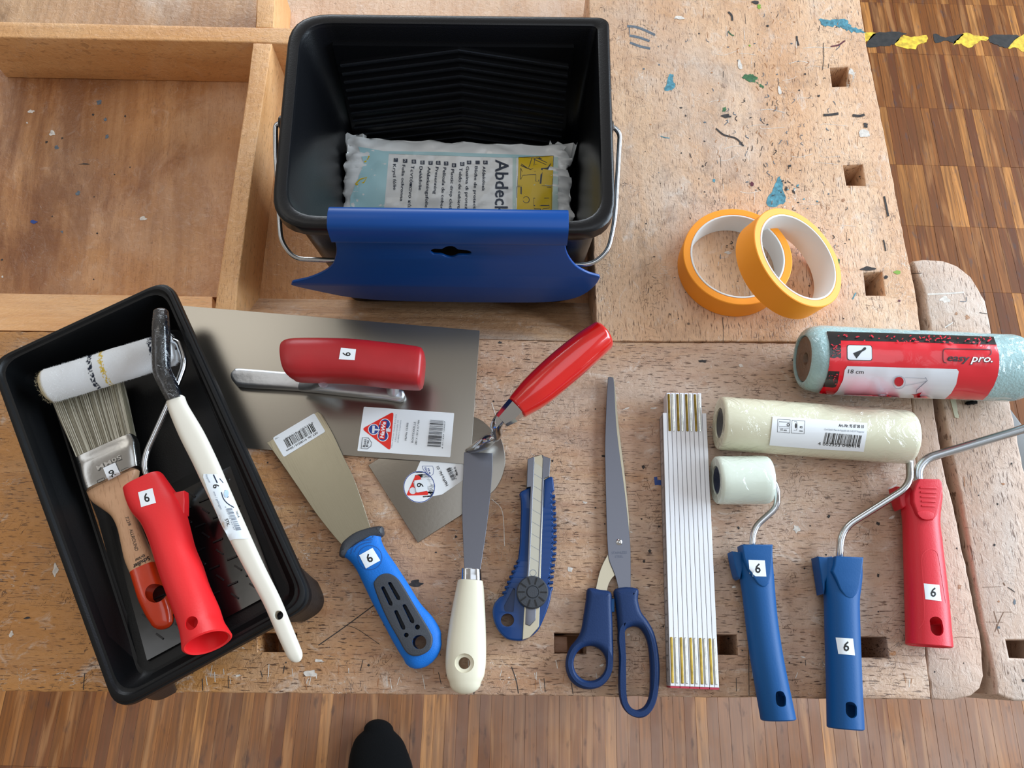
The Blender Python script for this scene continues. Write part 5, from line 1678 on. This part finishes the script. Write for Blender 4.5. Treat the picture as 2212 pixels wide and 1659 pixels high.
ORG[t2.name] = Vector(t2.location)
ring_prof('tape_coil', M2, RO, RI + .0016, TW, TAPE, t2)
ring_prof('card_core', M2 @ Matrix.Translation((0, 0, -.0001)), RI + .0016, RI, TW + .0003, CARD, t2, b=.0003)

# ------------------------------------------------------------------ wrapped roller sleeve
r = .0285
e0, e1 = P('V', 140, 366, r), P('V', 2235, 462, r)
ep = thing('roller_sleeve', 'blue-green nylon roller sleeve shrink-wrapped with a red and black printed label', 'paint roller', P('V', 1100, 400, 0))
Lp = (e1 - e0).length
prof = [(.012, .0001), (.012, .0195), (0.0004, .0200), (0, .0215), (.0015, .0242), (.004, .0262), (.008, .0275), (.014, .0284)] + [(.014 + (Lp - .030) * i / 14, r) for i in range(1, 15)] + [(Lp - .013, .0280), (Lp - .009, .0268), (Lp - .005, .0246), (Lp - .002, .021), (Lp, .0170), (Lp, .001)]
epb = lathe('nylon_sleeve', e0, e1, prof, TEAL, ep, 64, 60, noise=.0009)
ax = (e1 - e0).normalized()
lathe('card_core', e0 - ax * .0004, e1, [(.010, .0001), (.009, .003), (.0035, .0055), (.0028, .012), (0.002, .0175), (.0022, .0193), (.011, .0193)], CORE, ep, 32, 40, noise=.0008)
k = Ink(epb, 'V', ep, 'printed_wrapper', eps=.0006, cell=20, step=.00014)
k.poly([(368, 117), (900, 132), (1925, 168), (1952, 240), (1975, 330), (1978, 430), (1962, 530), (1925, 620), (1870, 705), (1825, 746), (900, 722), (292, 690), (340, 620), (375, 520), (392, 430), (400, 340), (392, 220)], REDP)
k.poly([(368, 117), (900, 132), (1925, 168), (1950, 240), (1700, 236), (1500, 228), (1200, 218), (1060, 214), (900, 210), (500, 200), (502, 290), (500, 365), (470, 350), (440, 362), (400, 355), (392, 220)], BLKP)
k.poly([(386, 478), (488, 482), (470, 590), (452, 625), (425, 630), (335, 622), (362, 560)], BLKP)
k.poly([(560, 434), (1580, 462), (1598, 485), (1575, 600), (1530, 680), (1470, 735), (900, 716), (432, 694), (470, 660), (520, 560), (535, 470)], WHTP)
k.poly(rnd([Vector(p) for p in [(554, 238), (790, 244), (794, 388), (556, 382)]], 26), BLKP)
k.poly(rnd([Vector(p) for p in [(560, 244), (785, 249), (788, 381), (562, 376)]], 24), WHTP)
k.cell = 14
k.poly([(612, 318), (672, 294), (690, 290), (715, 265), (730, 264), (735, 276), (728, 288), (700, 302), (690, 310), (645, 366)], INK)
k.text('18 cm', 565, 498, 712, 504, 36, INK, shear=.1)
k.line([(v.x, v.y) for v in rnd([Vector(p) for p in [(1690, 412), (1450, 406), (1450, 278), (1900, 286), (1900, 330)]], 34)][5:], 7, INK)
k.text('easy', 1492, 388, 1700, 396, 62, INK, shear=.25, bold=.02)
k.text('pro.', 1702, 398, 1915, 402, 66, INK, shear=.3, bold=.04)
RSP = mat('red_speckle', '#d8283a', .3)
kk_ = mat('white_logo', '#f4f4f4', .4)
k.text('pro.', 1704, 396, 1910, 400, 64, kk_, shear=.3, bold=.012)
rr = mat('red_photo_print', '#b8202a', .35)
k.poly(circ(1040, 573, 43), rr)
k.ring(1040, 580, 60, 55, mat('grey_photo_print', '#a9b0ba', .4))
gp = bpy.data.materials['grey_photo_print']
k.line([(1285, 535), (1303, 562), (1205, 645), (1200, 672)], 6, INKG)
k.line([(1095, 535), (1285, 545)], 3, gp); k.line([(1095, 608), (1205, 590), (1290, 570)], 3, gp)
k.poly([(1155, 684), (1190, 690), (1255, 668), (1235, 692), (1248, 718), (1180, 716), (1185, 700)], rr)
k.poly([(1250, 695), (1300, 700), (1340, 722), (1240, 719)], mat('skin_print', '#d8b8ac', .4))
rs = random.Random(3)
for _ in range(70):
    x = rs.gauss(1330, 150) if rs.random() < .6 else rs.uniform(400, 1900)
    y = rs.uniform(150, 212) + (x - 400) * .02
    if 395 < x < 1920: k.poly(blob(x, y, rs.uniform(4, 13), 7, 3, rs.uniform(.6, 2), .6, rs.uniform(-1, 1)), RSP)
for _ in range(22):
    k.poly(blob(rs.uniform(405, 495), rs.uniform(230, 352), rs.uniform(3, 9), 7, 4, 1.6, .5, rs.uniform(-1, 1)), RSP)
for _ in range(10):
    k.poly(blob(rs.uniform(375, 470), rs.uniform(490, 600), rs.uniform(3, 8), 7, 4, 1.5, .5, rs.uniform(-1, 1)), RSP)
k.flush(pname='print')
tl_ = [e1 + ax * .001, e1 + ax * .006 + Vector((0, 0, .004)), e1 + ax * .012 + Vector((0, .002, .002))]
ribl = []
for i in range(7):
    a = i * .9
    ribl += [e1 - ax * .001 + Vector((0, math.cos(a) * .010, math.sin(a) * .010)), e1 + ax * (.009 + .003 * math.sin(i * 2)) + Vector((0, math.cos(a + .4) * .006, math.sin(a + .4) * .006))]
mk('film_twist', ribl, [(2 * i, 2 * i + 2, 2 * i + 3, 2 * i + 1) for i in range(6)], FILM, ep, 70)

# ------------------------------------------------------------------ long foam roller with blue handle
def rollerbody(nm, root, a, b, r, rc, m, mc, seg=60):
    L = (b - a).length
    ax = (b - a).normalized()
    pf = [(.012, .0001), (.012, rc), (.0004, rc * 1.02), (0, r * .9), (0, r * .93), (.0008, r * .975), (.003, r)] + [(.003 + (L - .007) * i / 8, r) for i in range(1, 9)] + [(L - .0015, r * .975), (L, r * .92), (L, rc * .3)]
    body = lathe(nm, a, b, pf, m, root, seg, 40, noise=.0003)
    lathe('roller_core', a, b, [(.0060, .0001), (.004, rc * .45), (.0022, rc * .8), (.0012, rc * .94), (.0016, rc * .99), (.011, rc * .99)], mc, root, 36, 50, noise=.0006)
    return body


LR = .0222
lr = thing('foam_roller', 'long cream foam roller in clear film on a bent wire frame with blue handle', 'paint roller', P('G', 890, 900, 0))
la, lb = P('H', 163, 727, LR), P('H', 1440, 823, LR)
lrb = rollerbody('foam_sleeve', lr, la, lb, LR, .0125, FOAM, CORED)
axl = (lb - la).normalized()
tube('wire_frame', [lb - axl * .01, lb + axl * .0045, P('H', 1440, 965, .0195), P('H', 1452, 1145, .0235), P('H', 985, 1440, .013), P('H', 972, 1660, .012)], .0029, ZINC, lr, bend=.016)
def blue_handle(root, c, ribs, shield, flange, hole, m, hz):
    b = ribloft('handle', c, ribs, m, root, seg=36, n=2.15, open1=.03, wall=.0022, d0=.001)
    V = [Vector((v.x, v.y)) for v in cp(c, [(v.x, v.y) for v in cr(shield[2:], 3, False)] if False else shield, hz + .011)]
    s = plate('thumb_rest', V, hz - .004, hz + .0116, m, root, .0012)
    f = plate('guide_flange', [Vector((v.x, v.y)) for v in cp(c, flange, hz + .005)], hz - .0105, hz + .0055, m, root, .0012)
    return b, s, f
sh_ = [(862, 811), (990, 816), (984, 870), (972, 950), (958, 985), (940, 1004), (925, 1008), (905, 998), (882, 965), (862, 915), (846, 880), (856, 850)]
bh, bs_, bf_ = blue_handle(lr, 'G', [(800, 822, 978, 828, .0125, .0085, 2.6), (800, 900, 980, 900, .0125, .0095, 2.5), (806, 960, 974, 960, .0125, .0105, 2.3), (812, 1020, 967, 1020, .0125, .0115), (815, 1150, 969, 1150, .0125, .012), (820, 1300, 974, 1300, .0125, .0122), (824, 1480, 982, 1485, .0125, .0122), (826, 1594, 988, 1606, .0125, .0122)],
                       sh_, [(780, 812), (815, 816), (846, 812), (850, 840), (846, 870), (815, 930), (808, 985), (795, 905)], None, BLUEH, .0125)
hp = [Vector((v.x, v.y)) for v in rnd(cp('G', [(907, 1484), (925, 1479), (943, 1483), (959, 1500), (959, 1545), (945, 1556), (925, 1554), (908, 1535)], .024), .002)]
cut(bh, hp, .008, .04)
six(bh, 'G', [(862, 1185), (941, 1190), (950, 1267), (874, 1260)], lr, PAPERG, cell=14)
k = Ink(lrb, 'H', lr, 'label_sticker', eps=.0005, cell=18, step=.00012)
k.poly([(524, 682), (800, 700), (1160, 728), (1155, 800), (1135, 917), (800, 898), (502, 874), (515, 780)], PAPER)
k.text("Art.-Nr. 95 87 00 10", 966, 752, 1135, 762, 20, INK, bold=.02)
k.text("Cirel GmbH, Platz der Republik 6-8, D-42107 Wuppertal", 870, 774, 1135, 792, 12, INKG)
k.bars((862, 862), (1112, 882), (16, -72), INK, 30, 2)
k.text('4 002353 048414', 828, 872, 1108, 892, 20, INK)
k.line([(558, 702), (642, 706), (638, 792), (556, 786)], 3, INK, True); k.line([(654, 708), (740, 714), (735, 798), (650, 792)], 3, INK, True)
k.line([(567, 718), (635, 722), (633, 752), (565, 748)], 2.5, INK, True); k.ring(628, 738, 10, 6, INK, 14)
k.text('15 cm', 577, 776, 618, 780, 13, INK, bold=.02); k.text('45', 704, 760, 724, 762, 14, INK, bold=.02); k.text('mm', 703, 782, 726, 784, 9, INK, bold=.03)
k.line([(566, 758), (634, 762)], 1.5, INK)
k.poly(circ(680, 745, 6, 17), INK); k.line([(668, 718), (684, 718), (692, 745), (684, 775), (666, 775)], 2, INK)
k.flush(pname='print')

# ------------------------------------------------------------------ small foam roller
SR = .0195
sr = thing('foam_roller', 'short cream foam roller in clear film on a bent wire frame with blue handle', 'paint roller', P('G', 540, 900, 0))
sa, sb = P('H', 142, 1110, SR), P('H', 497, 1108, SR)
srb = rollerbody('foam_sleeve', sr, sa, sb, SR, .0115, FOAM2, COREB)
axs = (sb - sa).normalized()
tube('wire_frame', [sb - axs * .01, sb + axs * .004, P('H', 556, 1180, .0185), P('H', 556, 1290, .014), P('H', 398, 1430, .0125), P('H', 384, 1575, .0125)], .0026, ZINC, sr, bend=.013)
sh_ = [(432, 757), (573, 757), (572, 820), (565, 890), (555, 935), (540, 952), (525, 955), (505, 942), (480, 905), (458, 870), (440, 820)]
bh2, bs2, _ = blue_handle(sr, 'G', [(412, 792, 566, 775, .0122, .0085, 2.6), (416, 860, 570, 850, .0122, .0095, 2.5), (424, 920, 575, 910, .0122, .0105, 2.3), (434, 985, 580, 975, .0122, .0112), (450, 1120, 592, 1105, .0122, .0115), (470, 1270, 614, 1255, .0122, .0118), (492, 1400, 640, 1390, .0122, .0120), (520, 1562, 676, 1558, .0122, .0122)],
                         sh_, [(386, 788), (420, 792), (434, 782), (436, 820), (440, 850), (424, 915), (412, 905), (398, 850)], None, BLUEH, .0122)
cut(bh2, [Vector((v.x, v.y)) for v in rnd(cp('G', [(586, 1436), (603, 1429), (622, 1434), (636, 1462), (634, 1500), (612, 1505), (592, 1496), (586, 1470)], .024), .002)], .008, .04)
six(bs2, 'G', [(461, 828), (536, 831), (543, 905), (468, 903)], sr, PAPERG, cell=20)

# ------------------------------------------------------------------ red frame without sleeve
rf = thing('paint_roller', 'bare bent wire roller frame without sleeve and with a red plastic handle', 'paint roller', P('Q', 310, 700, 0))
rb_ = ribloft('handle', 'Q', [(150, 190, 405, 180, .0125, .008, 2.8), (140, 240, 408, 235, .0125, .009, 2.6), (150, 300, 398, 300, .0125, .0105, 2.4), (162, 400, 390, 400, .0125, .0115), (166, 520, 402, 520, .0125, .0120), (172, 700, 422, 695, .0125, .0125), (178, 950, 450, 945, .0125, .0128), (182, 1100, 464, 1110, .0125, .0128), (183, 1198, 475, 1224, .0125, .0128)],
              REDR, rf, seg=40, n=2.3, open1=.03, d0=.001)
sq = [(262, 105), (395, 108), (410, 125), (418, 175), (405, 235), (395, 290), (380, 345), (355, 378), (320, 382), (280, 372), (250, 345), (222, 260), (222, 200), (240, 140)]
thr = plate('thumb_rest', [Vector((v.x, v.y)) for v in cp('Q', sq, .0245)], .009, .0255, REDR, rf, .0012)
plate('guide_flange', [Vector((v.x, v.y)) for v in cp('Q', [(117, 152), (170, 158), (222, 160), (228, 210), (222, 265), (160, 300), (148, 280), (135, 235)], .018)], .002, .0170, REDR, rf, .0012)
for i in range(5):
    x0 = 262 + i * 3; y0 = 158 + i * 30
    rr2 = [Vector((v.x, v.y)) for v in cp('Q', [(x0 + 6, y0), (x0 + 118 - i * 6, y0 + 4), (x0 + 118 - i * 6, y0 + 15), (x0 + 6, y0 + 12)], .0258)]
    plate('grip_rib', rr2, .025, .0262, REDR, rf, .0003)
plate('grip_rib', [Vector((v.x, v.y)) for v in cp('Q', [(v.x, v.y) for v in cr([(250, 330), (300, 318), (358, 335), (352, 365), (325, 378), (280, 370)], 3)], .0258)], .025, .0262, REDR, rf, .0004)
k = Ink(rb_, 'Q', rf, 'grip_outline', eps=.0002)
k.line([(v.x, v.y) for v in cr([(262, 1100), (290, 1060), (298, 1000), (290, 800), (280, 640), (300, 592), (340, 572), (378, 590), (395, 640), (420, 800), (440, 930)], 6, False)], 5, mat('crimson_ridge', '#e2303e', .4))
k.flush()
cut(rb_, [Vector((v.x, v.y)) for v in rnd(cp('Q', [(332, 1040), (350, 1022), (385, 1020), (412, 1040), (425, 1090), (424, 1130), (405, 1148), (370, 1148), (342, 1120)], .025), .0025)], .008, .04)
six(rb_, 'Q', [(293, 800), (396, 810), (410, 918), (304, 905)], rf, PAPERG, cell=18)
tube('wire_frame', [P('H', 1512, 1160, .014), P('H', 1494, 1040, .0145), P('H', 1560, 962, .016), P('H', 2212, 765, .022), P('H', 2420, 700, .024), P('H', 2520, 560, .024), P('H', 2350, 430, .024)], .0036, mat('galvanised_wire', '#bfc4c9', .26, 1.0), rf, bend=.013)

# ------------------------------------------------------------------ small things on the bench
mt = cp('O', [(520, 240), (640, 240), (672, 400), (690, 560), (718, 610), (705, 672), (625, 655), (600, 560), (560, 400)], .0)
tag(plate('tape_scrap', [Vector((v.x, v.y)) for v in mt], .0012, .0019, MTAPE, None, .0001, nb=1), 'narrow scrap of yellowed masking tape on the vise jaw', 'tape')
fl = thing('fly', 'small dead black fly lying on the vise jaw beside the wrapped roller sleeve', 'insect', P('O', 1020, 310, .0012))
fc = P('O', 1020, 310, .003)
ribloft('body', 'O', [(905, 300, 905, 345, .003, .0012), (960, 275, 965, 355, .003, .0018), (1040, 265, 1050, 345, .003, .0018), (1120, 290, 1125, 335, .003, .0013)], SHOE, fl, seg=14, d0=.001, d1=.001)
for (a, b_, c_) in (((960, 280), (900, 285), (885, 300)), ((1080, 300), (1140, 310), (1155, 330)), ((990, 340), (985, 400), (965, 430)), ((1050, 345), (1075, 355), (1090, 350)), ((930, 335), (920, 350), (935, 362))):
    tube('leg', [P('O', *a, .003), P('O', *b_, .0035), P('O', *c_, .0013)], .00022, SHOE, fl, .001, 6)
plate('wing', [Vector((v.x, v.y)) for v in cp('O', [(1000, 290), (1120, 265), (1160, 300), (1060, 330)], .004)], .0045, .0047, BLACK, fl, 0)

# ------------------------------------------------------------------ long angled brush
lbh = thing('radiator_brush', 'long pale wooden brush with angled film-wrapped head lying across the paint tray', 'paint brush', P('A', 1300, 900, .04))
hd = ribloft('wrapped_head', 'A', [(990, 290, 1088, 282, .072, .0040, 2.6), (984, 400, 1095, 395, .073, .0065, 2.4), (984, 550, 1098, 545, .072, .0062, 2.4), (990, 680, 1102, 640, .071, .0055, 2.4), (1030, 770, 1140, 725, .070, .0055, 2.4), (1080, 862, 1182, 830, .069, .0052, 2.4)], WIRED, lbh, seg=28, d0=.004, d1=.0005)
ribloft('metal_band', 'A', [(1000, 525, 1030, 523, .0745, .0025), (1004, 640, 1034, 635, .0740, .0025), (1070, 808, 1100, 790, .0720, .0022)], CHROME, lbh, seg=14, d0=.0008, d1=.001)
bhd = ribloft('handle', 'B', [(1078, -415, 1190, -430, .068, .0048, 3.0), (1090, -340, 1215, -370, .068, .0048, 3.0), (1160, -170, 1310, -210, .0675, .0048, 3.2), (1245, 0, 1398, -30, .067, .0048, 3.2), (1335, 190, 1480, 160, .066, .0048, 3.2), (1480, 490, 1612, 460, .0645, .0046, 3.2), (1590, 700, 1708, 670, .063, .0044, 3.2), (1700, 905, 1808, 870, .062, .0042, 3.0), (1790, 1110, 1890, 1070, .061, .0042, 3.0), (1850, 1240, 1945, 1205, .060, .0038, 2.8)],
              IVORY, lbh, seg=36, d0=.0006, d1=.0075)
cut(bhd, [Vector((v.x, v.y)) for v in cp('B', circ(1802, 984, 30), .064)], .04, .09)
k = Ink(bhd, 'Z', lbh, 'label_sticker', eps=.0003, cell=60)
k.poly([(300, 330), (545, 340), (600, 420), (700, 650), (800, 870), (930, 1120), (985, 1230), (1040, 1385), (800, 1390), (740, 1418), (700, 1370), (560, 1080), (420, 720), (295, 385)], PAPERG)
k.cell = None
k.line([(462, 342), (526, 478)], 20, INKN)
k.text('6', 450, 512, 470, 575, 95, INK, bold=.01)
k.text('Plattpinsel', 332, 345, 395, 475, 28, INKG, shear=.2); k.text('mm / gebogen', 458, 622, 580, 912, 32, INKG, shear=.2)
k.line([(v.x, v.y) for v in cr([(592, 628), (625, 730), (690, 810), (795, 880)], 6, False)], 16, INKN)
k.text('STK.', 648, 1072, 692, 1190, 52, INK, bold=.01); k.text('76018', 820, 940, 862, 1045, 26, INK, bold=.02)
k.bars((680, 895), (835, 1255), (85, -8), INKG, 26, 6); k.text('4 003718 760187', 650, 860, 800, 1250, 18, INKG)
k.poly(circ(672, 655, 34, 62), mat('pale_blue_badge', '#a9c2de', .4)); k.text('FLÜGGE', 640, 600, 690, 720, 22, INKN, bold=.02) if False else k.text('PLONG', 640, 600, 690, 720, 24, INKN, bold=.02)
k.line([(562, 405), (620, 480)], 12, INKN)
k.flush(pname='print')

# ------------------------------------------------------------------ flat brush
fbh = thing('flat_brush', 'broad flat brush with beech handle, steel ferrule and orange-red dipped end in the paint tray', 'paint brush', P('B', 800, 400, .01))
CT = lambda pts, h: [Vector((v.x, v.y)) for v in cp('T', pts, h)]
wz0, wz1 = .024, .037
hnd = ribloft('handle', 'B', [(566, 165, 898, 22, 0.0270, .0065, 3.5), (572, 205, 890, 75, 0.0270, .0068, 3.5), (605, 258, 870, 130, 0.0275, .0070, 3.2), (665, 300, 860, 200, 0.0280, .0072, 3.0), (728, 350, 872, 290, 0.0285, .0074, 2.8), (768, 430, 905, 400, 0.0290, .0074, 2.8), (792, 540, 950, 515, 0.0295, .0074, 2.8), (812, 630, 985, 590, 0.0300, .0073, 2.8), (846, 715, 1008, 640, 0.0302, .0072, 2.8)], W_BRUSH, fbh, seg=40, n=3)
dip = ribloft('dipped_end', 'B', [(846, 715, 1008, 640, 0.0302, .00725, 2.8), (872, 800, 1045, 755, 0.0305, .0074, 2.8), (905, 900, 1085, 850, 0.0305, .0076, 2.8), (948, 990, 1115, 940, 0.0303, .0072, 2.6), (975, 1032, 1122, 1000, 0.0300, .0066, 2.5)], DIP, fbh, seg=40, d1=.0075, n=3)
cut(dip, [Vector((v.x, v.y)) for v in cp('B', circ(985, 838, 62), .0415)], .0, .06)
fer = ribloft('ferrule', 'A', [(506, 1238, 868, 1076, .032, .0072, 5), (522, 1278, 888, 1115, .032, .0072, 5), (528, 1300, 890, 1150, .032, .0076, 5), (540, 1360, 898, 1200, .0315, .0076, 5), (556, 1420, 905, 1262, .031, .0072, 5), (566, 1442, 908, 1278, .031, .0070, 5)], FERR, fbh, seg=44, sub=2, d0=.0003, d1=.0003, flat=.98)
k = Ink(fer, 'T', fbh, 'painted_embossing', eps=.0003)
lt = mat('ferrule_highlight', '#d8d8d6', .3, 1.0); dkf = mat('ferrule_shadow', '#6e6e6c', .4, 1.0)  # ferrule relief painted flat, as highlight and shade colours
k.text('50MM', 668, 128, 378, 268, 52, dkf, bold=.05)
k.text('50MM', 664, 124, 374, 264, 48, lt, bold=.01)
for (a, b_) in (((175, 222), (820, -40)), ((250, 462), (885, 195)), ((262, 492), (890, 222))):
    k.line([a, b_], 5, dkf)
for (cx, cy) in ((432, 428), (722, 302)):
    d = Vector((.91, -.40)); s_ = Vector((.40, .91)); c_ = Vector((cx, cy))
    k.line([c_ + d * a * 48 + s_ * b_ * 15 for a, b_ in ((-1, -.6), (-.8, -1), (.8, -1), (1, -.6), (1, .6), (.8, 1), (-.8, 1), (-1, .6))], 5, dkf, True)
k.flush(pname='painted_embossing')
k = Ink(fer, 'T', fbh, 'number_sticker', eps=.0009, cell=30)
k.poly([(463, 283), (608, 218), (662, 345), (517, 420)], PAPER)
k.text('6', 584, 298, 520, 325, 72, INK, bold=.01)
k.flush()
k = Ink(hnd, 'T', fbh, 'brand_mark', eps=.0003, cell=None)
k.text('7238', 722, 872, 762, 975, 36, INK); k.text('ALLROUND', 770, 1018, 842, 1275, 40, INK)
k.flush(pname='brand_mark')
k = Ink(hnd, 'T', fbh, 'brand_mark', eps=.0003)
k.text('Schuller', 1000, 1335, 808, 1445, 46, INK, bold=.03); k.text("Eh'klar", 946, 1310, 832, 1378, 30, INK, bold=.02)
k.flush(pname='brand_mark')
# bristles: bundle core plus individual filaments
b0a, b0b = P('A', 508, 1232, .032), P('A', 868, 1072, .032)
b1a, b1b = P('A', 330, 790, .026), P('A', 760, 610, .026)
rs = random.Random(9)
V, Fc, cols = [], [], []
palette = [C('#b9b4a2'), C('#8f8874'), C('#6e6653'), C('#d2cdbd'), C('#a59d86'), C('#4f4838')]
for i in range(2600):
    u = rs.random(); w = rs.uniform(-1, 1)
    up = max(-1, min(1, u + rs.gauss(0, .01)))
    a = b0a.lerp(b0b, .02 + .96 * u) + Vector((0, 0, w * .0058))
    b_ = b1a.lerp(b1b, up) + Vector((0, 0, w * .0052))
    d = (b_ - a).normalized(); s_ = d.cross(Vector((0, 0, 1))).normalized() * rs.uniform(.00018, .00034)
    m_ = a.lerp(b_, .5) + Vector((0, 0, .0008 * w))
    end = a.lerp(b_, rs.uniform(.93, 1.0))
    n = len(V)
    V += [a - s_, a + s_, m_ + s_, m_ - s_, end]
    Fc += [(n, n + 1, n + 2, n + 3), (n + 3, n + 2, n + 4)]
    c_ = palette[int(min(5, abs(rs.gauss(0, 2.0))))]
    cols += [c_] * 5
br = mk('bristles', V, Fc, attr_mat('bristle', .4), fbh, 0)
br['kind'] = 'stuff'
setcol(br, lambda v, i: cols[i])
ribloft('bristle_core', 'A', [(512, 1236, 866, 1074, .032, .0050, 4), (420, 1010, 815, 840, .029, .0046, 4), (345, 815, 745, 640, .026, .003, 4)], mat('bristle_mass', '#6f6854', .7), fbh, seg=24, sub=2)

# ------------------------------------------------------------------ fluffy mini roller with red handle
mr = thing('mini_roller', 'white fluffy mini roller with blue and yellow stripes and red plastic handle in the tray', 'paint roller', P('A', 700, 900, .01))
MR = .0138
ma, mb = P('A', 292, 768, .048), P('A', 1128, 512, .050)
axm = (mb - ma).normalized(); Lm = (mb - ma).length
pile = lathe('roller_sleeve', ma, mb, [(0, .002), (0, MR * .6), (.001, MR * .85), (.003, MR * .96)] + [(.005 + (Lm - .010) * i / 150, MR) for i in range(151)] + [(Lm - .001, MR * .85), (Lm, MR * .5), (Lm, .001)], COLR, mr, 90, 60, noise=.0006)
NV, BLK_, YL, WH = None, C('#232a3c'), C('#e6c44a'), C('#f6f7f8')
S0 = P('A', 580, 660, .063); S1 = P('A', 655, 635, .063); S2 = P('A', 968, 505, .063)
def stripe(v, w=.0016):
    t = (v - ma).dot(axm)
    jit_ = .0012 * mnoise.noise(v * 500)
    for S, c_ in ((S0, BLK_), (S1, YL), (S2, BLK_)):
        ts = (S - ma).dot(axm)
        dl = (t - ts) - (v.z - HB - .063) * .15 + jit_
        ph = (mnoise.noise(v * 700 + Vector((3, 1, 4))) > -.10)
        if abs(dl) < .0017 and ph: return c_
    if t < .0035: return C('#d9cba8')
    return WH
setcol(pile, lambda v, i: stripe(v))
s1_ = axm.cross(Vector((0, 0, 1))).normalized(); u1_ = s1_.cross(axm)
V, Fc, roots = [], [], []
for i in range(12000):
    t = rs.uniform(-.0005, Lm + .0005); a = rs.uniform(0, 2 * math.pi)
    rad = s1_ * math.cos(a) + u1_ * math.sin(a)
    rr_ = MR * (.9 if t < .003 or t > Lm - .003 else 1.0)
    base = ma + axm * t + rad * rr_ * .97
    if rs.random() < .05:
        base = ma + rad * MR * rs.random(); rad = (-axm + rad * .6).normalized()
    tip = base + (rad + Vector((rs.gauss(0, .5), rs.gauss(0, .5), rs.gauss(0, .5)))).normalized() * rs.uniform(.0007, .0017)
    s_ = (tip - base).cross(Vector((rs.gauss(0, 1), rs.gauss(0, 1), rs.gauss(0, 1)))).normalized() * .00010
    n = len(V)
    V += [base - s_, base + s_, tip]
    Fc.append((n, n + 1, n + 2))
    roots += [base] * 3
fz_ = mk('pile', V, Fc, COLR, mr, 0)
fz_['kind'] = 'stuff'
setcol(fz_, lambda v, i: stripe(roots[i]))
tube('wire_frame', [mb - axm * .006, mb + axm * .002, P('A', 1112, 462, .056), P('A', 1150, 478, .056), P('A', 1198, 605, .056), P('A', 1140, 760, .054), P('A', 945, 1190, .045), P('A', 930, 1280, .044), P('A', 975, 1400, .043)], .0024, CHROME, mr, bend=.008)
rhn = ribloft('handle', 'B', [(806, 180, 1045, 66, .0430, .0085, 3.2), (822, 245, 1105, 150, .0440, .0095, 3.0), (858, 325, 1165, 235, .0452, .0108, 2.7), (915, 395, 1200, 325, .0466, .0116, 2.4), (958, 490, 1228, 430, .0486, .0120), (985, 570, 1258, 540, .0506, .0122), (1022, 690, 1308, 660, .0536, .0125), (1062, 810, 1352, 790, .0570, .0127), (1115, 950, 1412, 925, .0610, .0130), (1155, 1065, 1440, 1010, .0650, .0133), (1176, 1145, 1462, 1050, .0680, .0138), (1188, 1225, 1486, 1090, .0705, .0148)],
               REDH, mr, seg=44, n=2.2, open1=.045, wall=.0026, d0=.0015, flat=.8)
plate('guide_flange', [Vector((v.x, v.y)) for v in cp('B', [(1120, 190), (1188, 178), (1192, 240), (1190, 330), (1150, 350), (1120, 280)], .050)], .040, .0505, REDH, mr, .0012)
cut(rhn, [Vector((v.x, v.y)) for v in cp('B', circ(1243, 1036, 46), .077)], .062, .11)
six(rhn, 'B', [(892, 190), (985, 163), (1008, 258), (912, 286)], mr, PAPER, cell=20)

# ------------------------------------------------------------------ shoe on the floor
hs = -HB + .035
shoe = thing('shoe', 'tip of a plain black fabric shoe standing on the parquet in front of the bench', 'shoe', P('_', 820, 1650, -HB))
ribloft('upper', '_', [(786, 1578, 850, 1578, hs, .018, 2.2), (768, 1596, 870, 1600, hs, .024, 2.2), (758, 1625, 882, 1630, hs, .029, 2.2), (753, 1665, 893, 1670, hs, .034, 2.2), (756, 1710, 900, 1715, hs + .006, .040, 2.2), (764, 1760, 898, 1765, hs + .012, .046, 2.2), (772, 1830, 890, 1830, hs + .015, .050, 2.2), (780, 1890, 884, 1890, hs + .015, .050, 2.2)], SHOE, shoe, seg=40, d0=.018, d1=.018)
ribloft('sole', '_', [(788, 1578, 850, 1578, -HB + .007, .006, 5), (764, 1605, 873, 1608, -HB + .007, .006, 5), (752, 1660, 893, 1664, -HB + .007, .006, 5), (758, 1740, 897, 1745, -HB + .007, .006, 5), (775, 1890, 884, 1890, -HB + .007, .006, 5)], SOLE, shoe, seg=40, d0=.016, d1=.02)
